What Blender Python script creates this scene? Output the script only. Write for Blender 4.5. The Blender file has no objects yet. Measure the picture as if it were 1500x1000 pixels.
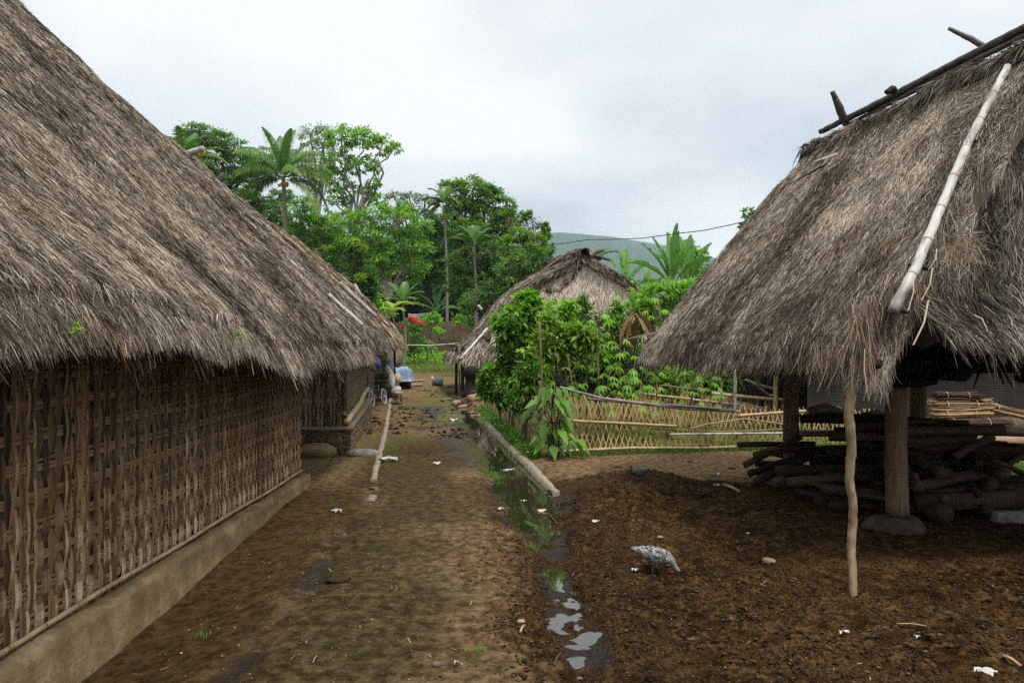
import bpy, math, random
import numpy as np
from math import radians as R, sin, cos, pi

# ------------------------------------------------------------------ camera, world, sun
SC = bpy.context.scene
COL = SC.collection
EYE = 1.75
F = 1100.0                                   # focal length in photo pixels (1500 wide)
cam = bpy.data.cameras.new('camera'); camo = bpy.data.objects.new('camera', cam); COL.objects.link(camo)
camo.location = (0, 0, EYE); camo.rotation_euler = (R(90), 0, 0)
cam.sensor_width = 36; cam.lens = 36 * F / 1500; cam.clip_start = 0.05; cam.clip_end = 9000
SC.camera = camo
SC.view_settings.view_transform = 'Standard'; SC.view_settings.look = 'None'
SC.view_settings.exposure = 0.22; SC.view_settings.gamma = 1
SC.cycles.max_bounces = 6; SC.cycles.diffuse_bounces = 3; SC.cycles.glossy_bounces = 3
SC.cycles.transmission_bounces = 3; SC.cycles.transparent_max_bounces = 4; SC.cycles.volume_bounces = 2
SC.cycles.use_denoising = False; SC.cycles.sample_clamp_indirect = 4

SUN_EL, SUN_AZ = R(62), R(142)               # azimuth from +Y towards +X
world = bpy.data.worlds.new('World'); SC.world = world; world.use_nodes = True
nt = world.node_tree; nt.nodes.clear()
def wn(t, **k):
    n = nt.nodes.new(t)
    for a, b in k.items(): setattr(n, a, b)
    return n
wo = wn('ShaderNodeOutputWorld'); bg = wn('ShaderNodeBackground'); bg.inputs['Strength'].default_value = 0.1
sky = wn('ShaderNodeTexSky', sky_type='NISHITA', sun_disc=False, sun_elevation=SUN_EL, sun_rotation=SUN_AZ)
tc = wn('ShaderNodeTexCoord'); sep = wn('ShaderNodeSeparateXYZ'); nt.links.new(tc.outputs['Generated'], sep.inputs[0])
zz = wn('ShaderNodeMath', operation='ADD'); nt.links.new(sep.outputs[2], zz.inputs[0]); zz.inputs[1].default_value = 0.22
dx = wn('ShaderNodeMath', operation='DIVIDE'); nt.links.new(sep.outputs[0], dx.inputs[0]); nt.links.new(zz.outputs[0], dx.inputs[1])
dy = wn('ShaderNodeMath', operation='DIVIDE'); nt.links.new(sep.outputs[1], dy.inputs[0]); nt.links.new(zz.outputs[0], dy.inputs[1])
cmb = wn('ShaderNodeCombineXYZ'); nt.links.new(dx.outputs[0], cmb.inputs[0]); nt.links.new(dy.outputs[0], cmb.inputs[1]); cmb.inputs[2].default_value = 3.7
nz = wn('ShaderNodeTexNoise'); nz.inputs['Scale'].default_value = 0.85; nz.inputs['Detail'].default_value = 5; nz.inputs['Roughness'].default_value = 0.45
nt.links.new(cmb.outputs[0], nz.inputs['Vector'])
cr = wn('ShaderNodeValToRGB'); nt.links.new(nz.outputs['Fac'], cr.inputs[0])
e = cr.color_ramp.elements; e[0].position = 0.37; e[0].color = (0.50, 0.56, 0.635, 1); e[1].position = 0.60; e[1].color = (0.90, 0.91, 0.91, 1)
m1 = e.new(0.48); m1.color = (0.71, 0.75, 0.79, 1)
sc = wn('ShaderNodeVectorMath', operation='SCALE'); sc.inputs['Scale'].default_value = 9.9; nt.links.new(cr.outputs[0], sc.inputs[0])
zr = wn('ShaderNodeMapRange'); zr.interpolation_type = 'SMOOTHSTEP'; zr.inputs[1].default_value = 0.42; zr.inputs[2].default_value = 0.95; zr.inputs[3].default_value = 1.0; zr.inputs[4].default_value = 2.6   # an overcast sky is brightest overhead
nt.links.new(sep.outputs[2], zr.inputs[0]); sc2 = wn('ShaderNodeVectorMath', operation='SCALE'); nt.links.new(sc.outputs[0], sc2.inputs[0]); nt.links.new(zr.outputs[0], sc2.inputs['Scale']); sc = sc2
mx = wn('ShaderNodeMix', data_type='RGBA'); mx.inputs[0].default_value = 0.95
nt.links.new(sky.outputs[0], mx.inputs[6]); nt.links.new(sc.outputs[0], mx.inputs[7])
nt.links.new(mx.outputs[2], bg.inputs['Color']); nt.links.new(bg.outputs[0], wo.inputs[0])

sl = bpy.data.lights.new('sun', 'SUN'); sl.energy = 2.6; sl.angle = R(9); sl.color = (1, 0.95, 0.88)
so = bpy.data.objects.new('sun', sl); COL.objects.link(so)
so.rotation_euler = (R(90) - SUN_EL, 0, -SUN_AZ + pi)   # lamp -Z points away from the sun's place
so.location = (8, 8, 20)

# ------------------------------------------------------------------ numeric helpers
RNG = np.random.default_rng(7)
def hashn(ix, iy, s):
    h = (ix.astype(np.int64) * 374761393 + iy.astype(np.int64) * 668265263 + s * 1274126177) & 0xffffffff
    h = ((h ^ (h >> 13)) * 1274126177) & 0xffffffff
    return ((h ^ (h >> 16)) & 0xffffff) / float(0xffffff)
def vn(x, y, s=0):
    x = np.asarray(x, float); y = np.asarray(y, float)
    x0 = np.floor(x); y0 = np.floor(y); fx = x - x0; fy = y - y0
    fx = fx * fx * (3 - 2 * fx); fy = fy * fy * (3 - 2 * fy)
    a = hashn(x0, y0, s); b = hashn(x0 + 1, y0, s); c = hashn(x0, y0 + 1, s); d = hashn(x0 + 1, y0 + 1, s)
    return (a * (1 - fx) + b * fx) * (1 - fy) + (c * (1 - fx) + d * fx) * fy
def fbm(x, y, o=4, s=0, g=0.5):
    t = 0; a = 1; n = 0
    for i in range(o):
        t = t + a * vn(np.asarray(x) * 2 ** i + 17.3 * i, np.asarray(y) * 2 ** i + 9.1 * i, s + i); n += a; a *= g
    return t / n
def sst(a, b, x):
    t = np.clip((np.asarray(x, float) - a) / (b - a), 0, 1); return t * t * (3 - 2 * t)
def nrm(v):
    v = np.asarray(v, float); return v / (np.linalg.norm(v, axis=-1, keepdims=True) + 1e-9)
def at(px, py, Z):                           # a point of the place at distance Z, read off the photograph
    return np.array([(px - 750) * Z / F, Z, EYE + (500 - py) * Z / F])
def gnd(px, py, h=0.0):
    Z = (EYE - h) * F / (py - 500); return np.array([(px - 750) * Z / F, Z, h])

# ------------------------------------------------------------------ mesh builder
class MB:
    def __init__(s): s.v = []; s.q = []; s.t = []; s.sq = []; s.st = []; s.tc = []; s.n = 0
    def add(s, v, q=None, t=None, shade=0.5, tc=None):
        v = np.asarray(v, float).reshape(-1, 3)
        if q is not None and len(q):
            q = np.asarray(q, np.int64).reshape(-1, 4); s.q.append(q + s.n); s.sq.append(np.broadcast_to(np.asarray(shade if np.ndim(shade) == 0 else shade[:len(q)], float), (len(q),)))
        if t is not None and len(t):
            t = np.asarray(t, np.int64).reshape(-1, 3); s.t.append(t + s.n); s.st.append(np.broadcast_to(np.asarray(shade if np.ndim(shade) == 0 else shade[-len(t):], float), (len(t),)))
        s.v.append(v); s.tc.append(v if tc is None else np.asarray(tc, float).reshape(-1, 3)); s.n += len(v); return s
    def grid(s, P, shade=0.5, tc=None, closed=False):
        nu, nv = P.shape[:2]; i = np.arange(nu * nv).reshape(nu, nv)
        if closed: i = np.vstack([i, i[:1]])
        q = np.stack([i[:-1, :-1], i[1:, :-1], i[1:, 1:], i[:-1, 1:]], -1).reshape(-1, 4)
        return s.add(P.reshape(-1, 3), q, None, shade, None if tc is None else tc.reshape(-1, 3))
    def tube(s, pts, rad, sides=8, shade=0.5, wob=0.0, cap=True, flat=1.0, seed=0):
        pts = np.asarray(pts, float); n = len(pts); rad = np.broadcast_to(np.asarray(rad, float), (n,))
        T = nrm(np.gradient(pts, axis=0)); up = np.array([0, 0, 1.0]) if abs(T[0][2]) < 0.9 else np.array([1.0, 0, 0])
        A = nrm(np.cross(T, up)); B = np.cross(A, T)
        th = np.arange(sides) * 2 * pi / sides
        r = rad[:, None] * (1 + wob * (RNG.random((n, sides)) - .5) + wob * (RNG.random((1, sides)) - .5))
        P = pts[:, None] + A[:, None] * (r * np.cos(th))[..., None] + B[:, None] * (flat * r * np.sin(th))[..., None]
        L = np.concatenate([[0], np.cumsum(np.linalg.norm(np.diff(pts, axis=0), axis=1))])
        sd = RNG.random() * 50
        tcs = np.stack([np.broadcast_to(np.cos(th) * rad.mean(), (n, sides)) + sd, np.broadcast_to(L[:, None], (n, sides)), np.broadcast_to(np.sin(th) * rad.mean(), (n, sides)) + sd], -1)
        i = np.arange(n * sides).reshape(n, sides); j = np.roll(i, -1, 1)
        q = np.stack([i[:-1], j[:-1], j[1:], i[1:]], -1).reshape(-1, 4)
        v = P.reshape(-1, 3); t = None; tcf = tcs.reshape(-1, 3)
        if cap:
            v = np.vstack([v, pts[0], pts[-1]]); tcf = np.vstack([tcf, tcf[0], tcf[-1]]); a = n * sides; k = np.arange(sides); kn = (k + 1) % sides
            t = np.vstack([np.stack([np.full(sides, a), kn, k], -1), np.stack([np.full(sides, a + 1), (n - 1) * sides + k, (n - 1) * sides + kn], -1)])
        return s.add(v, q, t, shade, tcf)
    def box(s, c, d, ax=None, shade=0.5):    # centre, full sizes, rows of ax = axes
        ax = np.eye(3) if ax is None else np.asarray(ax, float); d = np.asarray(d, float) / 2
        k = np.array([[a, b, e] for a in (-1, 1) for b in (-1, 1) for e in (-1, 1)], float)
        v = np.asarray(c, float) + (k * d) @ ax
        return s.add(v, [[0, 1, 3, 2], [4, 6, 7, 5], [0, 4, 5, 1], [2, 3, 7, 6], [0, 2, 6, 4], [1, 5, 7, 3]], None, shade, (k * d)[:, [0, 2, 1]] + RNG.random() * 20)
    def build(s, name, mat, parent=None, loc=None, smooth=True, base=None):
        v = np.vstack(s.v); tcv = np.vstack(s.tc)
        o = bpy.data.objects.new(name, None) if False else None
        W = np.zeros(3)
        if parent is not None:
            p = parent
            while p is not None: W = W + np.array(p.location); p = p.parent
        elif loc is None:
            W = np.array([v[:, 0].mean(), v[:, 1].mean(), v[:, 2].min()])
        else: W = np.asarray(loc, float)
        me = bpy.data.meshes.new(name)
        q = np.vstack(s.q) if s.q else np.zeros((0, 4), int); t = np.vstack(s.t) if s.t else np.zeros((0, 3), int)
        nl = len(q) * 4 + len(t) * 3
        me.vertices.add(len(v)); me.vertices.foreach_set('co', (v - W).astype(np.float32).ravel())
        me.loops.add(nl); me.loops.foreach_set('vertex_index', np.concatenate([q.ravel(), t.ravel()]).astype(np.int32))
        me.polygons.add(len(q) + len(t))
        st = np.concatenate([np.arange(len(q)) * 4, len(q) * 4 + np.arange(len(t)) * 3]).astype(np.int32)
        me.polygons.foreach_set('loop_start', st)
        me.update(calc_edges=True)
        sh = np.concatenate(([np.concatenate(s.sq)] if s.sq else []) + ([np.concatenate(s.st)] if s.st else [])).astype(np.float32)
        a = me.attributes.new('shade', 'FLOAT', 'FACE'); a.data.foreach_set('value', sh)
        a = me.attributes.new('tc', 'FLOAT_VECTOR', 'POINT'); a.data.foreach_set('vector', tcv.astype(np.float32).ravel())
        if smooth: me.polygons.foreach_set('use_smooth', np.ones(len(me.polygons), bool))
        if mat is not None: me.materials.append(mat)
        o = bpy.data.objects.new(name, me); COL.objects.link(o)
        if parent is not None: o.parent = parent
        else: o.location = W
        return o

def tag(o, label=None, cat=None, group=None, kind=None):
    if label: o['label'] = label
    if cat: o['category'] = cat
    if group: o['group'] = group
    if kind: o['kind'] = kind
    return o
def thing(name, loc, label, cat, group=None):
    o = bpy.data.objects.new(name, None); COL.objects.link(o); o.location = tuple(float(a) for a in loc); o.empty_display_size = .2
    return tag(o, label, cat, group)

# ------------------------------------------------------------------ materials
class NT:
    def __init__(s, name):
        s.m = bpy.data.materials.new(name); s.m.use_nodes = True; s.t = s.m.node_tree; s.t.nodes.clear()
        s.out = s.n('ShaderNodeOutputMaterial'); s.b = s.n('ShaderNodeBsdfPrincipled'); s.l(s.b.outputs[0], s.out.inputs[0])
    def n(s, t, **k):
        x = s.t.nodes.new(t)
        for a, b in k.items(): setattr(x, a, b)
        return x
    def l(s, a, b): s.t.links.new(a, b)
    def attr(s, name, o='Fac'): return s.n('ShaderNodeAttribute', attribute_name=name).outputs[o]
    def co(s, which='Object'): return s.n('ShaderNodeTexCoord').outputs[which]
    def pos(s): return s.n('ShaderNodeNewGeometry').outputs['Position']
    def scl(s, v, x): n = s.n('ShaderNodeVectorMath', operation='MULTIPLY'); s.l(v, n.inputs[0]); n.inputs[1].default_value = x; return n.outputs[0]
    def noise(s, v, sc, det=4, rough=.5, dist=0):
        n = s.n('ShaderNodeTexNoise'); n.inputs['Scale'].default_value = sc; n.inputs['Detail'].default_value = det; n.inputs['Roughness'].default_value = rough; n.inputs['Distortion'].default_value = dist
        s.l(v, n.inputs['Vector']); return n.outputs['Fac']
    def ramp(s, f, els):
        n = s.n('ShaderNodeValToRGB'); s.l(f, n.inputs[0]); el = n.color_ramp.elements
        while len(el) < len(els): el.new(.5)
        for k, (p, c) in enumerate(els):
            el[k].position = p; el[k].color = (c, c, c, 1) if not hasattr(c, '__len__') else (*c, 1)
        return n.outputs[0]
    def mix(s, f, a, b, mode='MIX'):
        n = s.n('ShaderNodeMix', data_type='RGBA', blend_type=mode)
        for i, x in ((0, f), (6, a), (7, b)):
            if hasattr(x, 'links') or hasattr(x, 'is_linked'): s.l(x, n.inputs[i])
            elif i == 0: n.inputs[0].default_value = x
            else: n.inputs[i].default_value = (*x, 1)
        return n.outputs[2]
    def math(s, op, a, b):
        n = s.n('ShaderNodeMath', operation=op)
        for i, x in ((0, a), (1, b)):
            if isinstance(x, (int, float)): n.inputs[i].default_value = x
            else: s.l(x, n.inputs[i])
        return n.outputs[0]
    def bump(s, h, st=.5, d=.01):
        n = s.n('ShaderNodeBump'); n.inputs['Strength'].default_value = st; n.inputs['Distance'].default_value = d; s.l(h, n.inputs['Height']); s.l(n.outputs[0], s.b.inputs['Normal'])
    def fin(s, col=None, rough=.85, spec=.3):
        if col is not None:
            if hasattr(col, 'is_linked'): s.l(col, s.b.inputs['Base Color'])
            else: s.b.inputs['Base Color'].default_value = (*col, 1)
        if hasattr(rough, 'is_linked'): s.l(rough, s.b.inputs['Roughness'])
        else: s.b.inputs['Roughness'].default_value = rough
        s.b.inputs['Specular IOR Level'].default_value = spec
        return s.m

def m_thatch(name, dark, mid, light, rust, rustk=.5):
    n = NT(name); sh = n.attr('shade'); p = n.pos()
    big = n.noise(p, .9, 4, .6); f = n.math('ADD', sh, n.math('MULTIPLY', n.math('SUBTRACT', big, .5), .55))
    tcv = n.scl(n.attr('tc', 'Vector'), (90, 9, 1)); st = n.noise(tcv, 1, 3, .6)
    f = n.math('ADD', f, n.math('MULTIPLY', n.math('SUBTRACT', st, .5), .35))
    c = n.ramp(f, [(0.05, dark), (.5, mid), (.95, light)])
    rn = n.ramp(n.noise(p, 2.3, 4, .65), [(.56, 0), (.74, rustk)])
    c = n.mix(rn, c, n.mix(1, c, rust, 'MULTIPLY'))
    n.bump(st, .8, .02)
    return n.fin(c, .95, .08)
def m_wood(name, a, b, c=None, s=(60, 4, 60), rough=.75, bump=.6, rings=0):
    n = NT(name); v = n.attr('tc', 'Vector'); g = n.noise(n.scl(v, s), 1, 5, .6)
    f = n.math('ADD', g, n.math('MULTIPLY', n.math('SUBTRACT', n.attr('shade'), .5), .9))
    blot = n.noise(n.scl(v, (6, 3, 6)), 1, 3)
    col = n.ramp(f, [(.25, a), (.75, b)])
    if c: col = n.mix(n.ramp(blot, [(.5, 0), (.7, .8)]), col, c)
    if rings:
        sy = n.n('ShaderNodeSeparateXYZ'); n.l(v, sy.inputs[0]); fr = n.math('FRACT', n.math('ADD', n.math('DIVIDE', sy.outputs[1], rings), n.math('MULTIPLY', blot, .08)), 0)
        col = n.mix(n.ramp(fr, [(.02, .75), (.045, 0)]), col, (.05, .04, .03))
        col = n.mix(n.ramp(n.noise(n.scl(v, (25, 9, 25)), 1, 4), [(.54, 0), (.66, .55)]), col, (.09, .075, .06))
    n.bump(g, bump, .01); return n.fin(col, rough, .18)
def m_leaf(name, dark, mid, light, rough=.45, trans=.35):
    n = NT(name); sh = n.attr('shade')
    c = n.ramp(sh, [(0.0, dark), (.5, mid), (1.0, light)])
    n.fin(c, rough, .35)
    tr = n.n('ShaderNodeBsdfTranslucent'); cb = n.mix(1, c, (1.5, 1.7, .7), 'MULTIPLY'); n.l(cb, tr.inputs[0])
    ms = n.n('ShaderNodeMixShader'); ms.inputs[0].default_value = trans
    n.l(n.b.outputs[0], ms.inputs[1]); n.l(tr.outputs[0], ms.inputs[2]); n.l(ms.outputs[0], n.out.inputs[0]); return n.m
def m_plain(name, a, b, scale=8, rough=.8, bump=.3, spec=.3, det=5, bd=.01):
    n = NT(name); g = n.noise(n.pos(), scale, det, .6); n.bump(g, bump, bd); return n.fin(n.ramp(g, [(.3, a), (.7, b)]), rough, spec)

M = {}
M['thatch'] = m_thatch('thatch_grey_brown', (.030, .022, .016), (.158, .126, .094), (.47, .405, .325), (1.25, .85, .55))
M['thatch_dark'] = m_thatch('thatch_weathered', (.022, .017, .013), (.118, .098, .079), (.36, .31, .255), (1.2, .85, .6))
M['thatch_warm'] = m_thatch('thatch_warm_brown', (.028, .021, .015), (.225, .165, .11), (.56, .46, .34), (1.3, .85, .5), .6)
M['thatch_pale'] = m_thatch('thatch_pale_gable', (0.250, 0.206, 0.169), (0.550, 0.469, 0.388), (0.850, 0.750, 0.650), (1.1, .9, .8), .3)
M['post_wood'] = m_wood('old_post_wood', (0.079, 0.053, 0.032), (0.280, 0.192, 0.113), (0.158, 0.104, 0.058))
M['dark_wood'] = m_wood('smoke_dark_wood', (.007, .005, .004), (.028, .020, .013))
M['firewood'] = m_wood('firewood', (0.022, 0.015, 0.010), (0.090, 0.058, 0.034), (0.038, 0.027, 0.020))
M['grey_branch'] = m_wood('grey_branch', (.09, .075, .058), (.26, .22, .17))
M['prop_wood'] = m_wood('prop_pole_wood', (.12, .08, .045), (.32, .235, .14), (.10, .065, .04), (30, 12, 30))
M['bamboo_grey'] = m_wood('weathered_bamboo', (.20, .18, .16), (.50, .475, .43), (.10, .085, .07), (30, 5, 30), .6, .5, .36)
M['bamboo_dark'] = m_wood('dark_bamboo', (.035, .03, .027), (.13, .115, .10), None, (30, 8, 30), .6)
M['bamboo_tan'] = m_wood('tan_bamboo', (.22, .15, .075), (.48, .36, .20), (.28, .20, .11), (40, 5, 40), .5, .3, .30)
M['lattice'] = m_wood('split_bamboo_lattice', (0.242, 0.155, 0.068), (0.616, 0.420, 0.198), (0.330, 0.220, 0.108), (60, 3, 60), .6)
M['stick'] = m_wood('cut_sticks', (.14, .085, .04), (.40, .27, .14), (.10, .065, .04), (60, 6, 60))
M['fence_slat'] = m_wood('old_fence_slats', (0.081, 0.058, 0.036), (0.297, 0.215, 0.126), (0.068, 0.052, 0.036))
M['leaf_mid'] = m_leaf('leaves_mid_green', (0.030, 0.081, 0.008), (0.090, 0.209, 0.017), (0.240, 0.419, 0.036))
M['leaf_dark'] = m_leaf('leaves_dark_green', (0.014, 0.046, 0.009), (0.044, 0.121, 0.018), (0.136, 0.248, 0.036))
M['leaf_bright'] = m_leaf('leaves_bright_green', (0.054, 0.143, 0.012), (0.169, 0.351, 0.026), (0.365, 0.559, 0.048), .45, .4)
M['leaf_yellow'] = m_leaf('leaves_yellow_green', (0.072, 0.144, 0.013), (0.168, 0.288, 0.028), (0.336, 0.420, 0.055), .45, .4)
M['leaf_grey'] = m_leaf('leaves_grey_green', (0.058, 0.098, 0.046), (0.124, 0.182, 0.085), (0.221, 0.286, 0.143))
M['leaf_blue'] = m_leaf('leaves_rain_tree', (0.039, 0.094, 0.024), (0.104, 0.213, 0.042), (0.221, 0.362, 0.084))
M['leaf_rust'] = m_leaf('leaves_rusty', (.06, .045, .02), (.12, .10, .04), (.18, .19, .06))
M['leaf_palm'] = m_leaf('palm_fronds', (0.035, 0.098, 0.019), (0.098, 0.215, 0.038), (0.336, 0.364, 0.072), .35, .25)
M['leaf_banana'] = m_leaf('banana_leaves', (0.039, 0.121, 0.022), (0.083, 0.220, 0.039), (0.198, 0.374, 0.099), .3, .35)
M['leaf_dry'] = m_leaf('dry_leaves', (.09, .05, .02), (.20, .12, .05), (.33, .22, .10), .7, .15)
M['petal'] = m_leaf('red_petals', (.45, .03, .02), (.65, .06, .03), (.7, .12, .06))
M['grassm'] = m_leaf('grass_blades', (.035, .075, .010), (.085, .16, .022), (.17, .25, .05), .6, .3)
M['bark_pale'] = m_wood('pale_bark', (.16, .14, .115), (.42, .39, .34), (.10, .085, .065), (20, 6, 20))
M['bark_dark'] = m_wood('dark_bark', (.035, .028, .02), (.12, .095, .07), None, (20, 5, 20))
M['palm_bark'] = m_wood('palm_bark', (.10, .085, .07), (.26, .235, .20), None, (8, 30, 8))
M['stone'] = m_plain('field_stone', (.07, .055, .04), (.22, .18, .135), 9, .85, .6)
M['stone_mud'] = m_plain('muddy_stone', (.025, .018, .012), (.085, .062, .042), 9, .95, .8)
M['stone_grey'] = m_plain('grey_stone', (.09, .085, .075), (.25, .235, .21), 12, .8, .6)
M['mortar'] = m_plain('mud_mortar', (.10, .072, .045), (.24, .18, .12), 14, .9, .6)
M['concrete'] = m_plain('old_concrete_kerb', (.13, .10, .068), (.31, .26, .19), 11, .85, .5)
M['white'] = m_plain('white_plastic', (.30, .29, .27), (.52, .51, .48), 9, .5, .2)
M['black'] = m_plain('black_plastic', (.015, .015, .016), (.04, .04, .042), 20, .4, .1)
M['tarp_blue'] = m_plain('blue_grey_tarpaulin', (.10, .16, .24), (.25, .34, .44), 4, .4, .3, .5)
M['bag_blue'] = m_plain('blue_plastic_bag', (.008, .035, .085), (.02, .10, .19), 6, .35, .5, .5)
M['board'] = m_plain('tan_board', (.45, .30, .19), (.58, .42, .28), 4, .7, .1)
M['metal_grey'] = m_plain('grey_metal', (.05, .055, .06), (.10, .11, .12), 6, .45, .1, .5)
M['chrome'] = m_plain('bright_metal', (.35, .36, .37), (.5, .5, .5), 30, .3, .05, .6)
M['bike_green'] = m_plain('dark_green_paint', (.02, .05, .04), (.035, .075, .06), 5, .35, .05, .5)
M['rubber'] = m_plain('grey_tyre', (.22, .22, .21), (.35, .35, .33), 30, .7, .1)
M['corrugated'] = m_wood('corrugated_sheet', (.30, .30, .29), (.50, .50, .48), None, (20, 1, 1), .6)
M['rope'] = m_plain('white_rope', (.5, .5, .48), (.7, .7, .68), 20)
M['cable'] = m_plain('black_cable', (.01, .01, .01), (.02, .02, .02), 20)
M['orange'] = m_plain('orange_fruit', (.45, .20, .02), (.55, .28, .04), 10)
# ------------------------------------------------------------------ the ground: one sheet with drain, ruts and dug mud
DRX = np.array([2.0, 3.97, 4.87, 5.66, 6.64, 7.6, 8.6, 9.6, 11.0, 13.75, 18.3, 25.7, 32.0])
DRC = np.array([.45, .43, .42, .32, .30, .24, .22, .12, -.12, -.42, -1.0, -2.1, -2.9])
DRW = np.array([.16, .15, .15, .15, .2, .36, .46, .38, .27, .26, .25, .28, .2])
def masks(x, y):
    cx = np.interp(y, DRX, DRC); w = np.interp(y, DRX, DRW)
    wob = (fbm(x * 1.7, y * 1.7, 3, 5) - .5)
    d = (x - cx + wob * .25) / w
    street = sst(-1.75, -1.3, x + .10 * (y - 4) * (y > 9) + wob * .3) * (1 - sst(-.75, .15, x - cx + .55 + wob * 1.0 - .25 * (y > 7.2)))
    mudr = sst(-.85, -.1, x - cx + wob * .9) * (1 - sst(9.2, 10.2, y + wob * 1.2 + .35 * (x < .3) * (y < 9))) * (1 - .0 * x)
    return cx, w, d, street, mudr, wob
def Gz(x, y, fine=True):
    x = np.asarray(x, float); y = np.asarray(y, float)
    cx, w, d, street, mudr, wob = masks(x, y)
    z = .035 * (fbm(x * .5, y * .5, 3, 11) - .5)
    near = 1 - sst(30, 45, y)
    z = z * near + .6 * sst(45, 66, y)
    z = z - .175 * (1 - sst(4.0, 9.2, y)) * np.exp(-((x + 2.35) / .62) ** 2)
    z = z - .028 * np.exp(-((x + 1.50 + .06 * np.sin(y * 2)) / .11) ** 2) * (1 - sst(7.2, 8.2, y)) * (0.4 + 1.2 * vn(x * 3, y * 3, 4))
    deep = np.interp(y, [3, 6.4, 7.2, 9.0, 10.0, 20, 30], [.055, .06, .12, .15, .13, .10, .05])
    z = z - deep * np.exp(-np.abs(d) ** 3) * (1 - sst(28, 34, y)) + .034 * (vn(x * 11, y * 9, 61) - .5) * np.exp(-(d / 1.6) ** 2) * (1 - sst(6.4, 7, y)) + .03 * (vn(x * 6, y * 3, 62) - .4) * np.exp(-(d / 1.6) ** 2) * sst(10.5, 12, y)
    # steep right bank behind the kerb strip
    rough = mudr * (1 - .55 * sst(2.0, 3.4, x) * sst(5.6, 6.3, y)) + .35 * sst(-.3, .2, x - cx) * (y < 3.5)
    z = z + .030 * mudr * sst(.5, 1.3, x - cx) + .10 * mudr * np.exp(-((x - 1.35) / .7) ** 2) * np.exp(-((y - 8.9) / 1.1) ** 2)
    if fine:
        wx = x + .07 * (vn(x * 6, y * 6, 51) - .5); wy_ = y + .07 * (vn(x * 6, y * 6, 52) - .5)
        r1 = np.abs(2 * vn(wx * 4.3, wy_ * 4.3, 21) - 1) * .5 + np.abs(2 * vn(wx * 9.1, wy_ * 9.1, 22) - 1) * .32 + np.abs(2 * vn(wx * 19, wy_ * 19, 23) - 1) * .18
        r2 = .6 * vn(wx * 17, wy_ * 17, 31) + .4 * vn(wx * 33, wy_ * 33, 32)
        z = z + rough * (.10 * (.45 - r1) + .045 * (r2 - .5) * sst(.35, .6, fbm(x * 1.8, y * 1.8, 2, 91)))
        z = z + (1 - rough) * near * (.016 * (fbm(x * 5, y * 5, 4, 41, .6) - .5) + .007 * (r2 - .5) * sst(.45, .62, fbm(x * 1.2, y * 1.2, 2, 92)))
        far = sst(14.5, 16, y) * (1 - sst(24, 28, y)) * sst(-2.4, -1.2, x + .2 * (y - 15)) * (1 - sst(0, 2.5, x))
        z = z + far * .08 * (r1 - .5)
        z = z + .018 * np.exp(-((x + 1.50) / .25) ** 2) * (1 - sst(7.2, 8.2, y)) * (r2 - .5) * 2
    return z
def gz(x, y): return float(Gz(np.array([x]), np.array([y]))[0])
def on(px, py, h=0.0):
    p = gnd(px, py); 
    for _ in range(3): p = gnd(px, py, gz(p[0], p[1]))
    p[2] += h; return p

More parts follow.
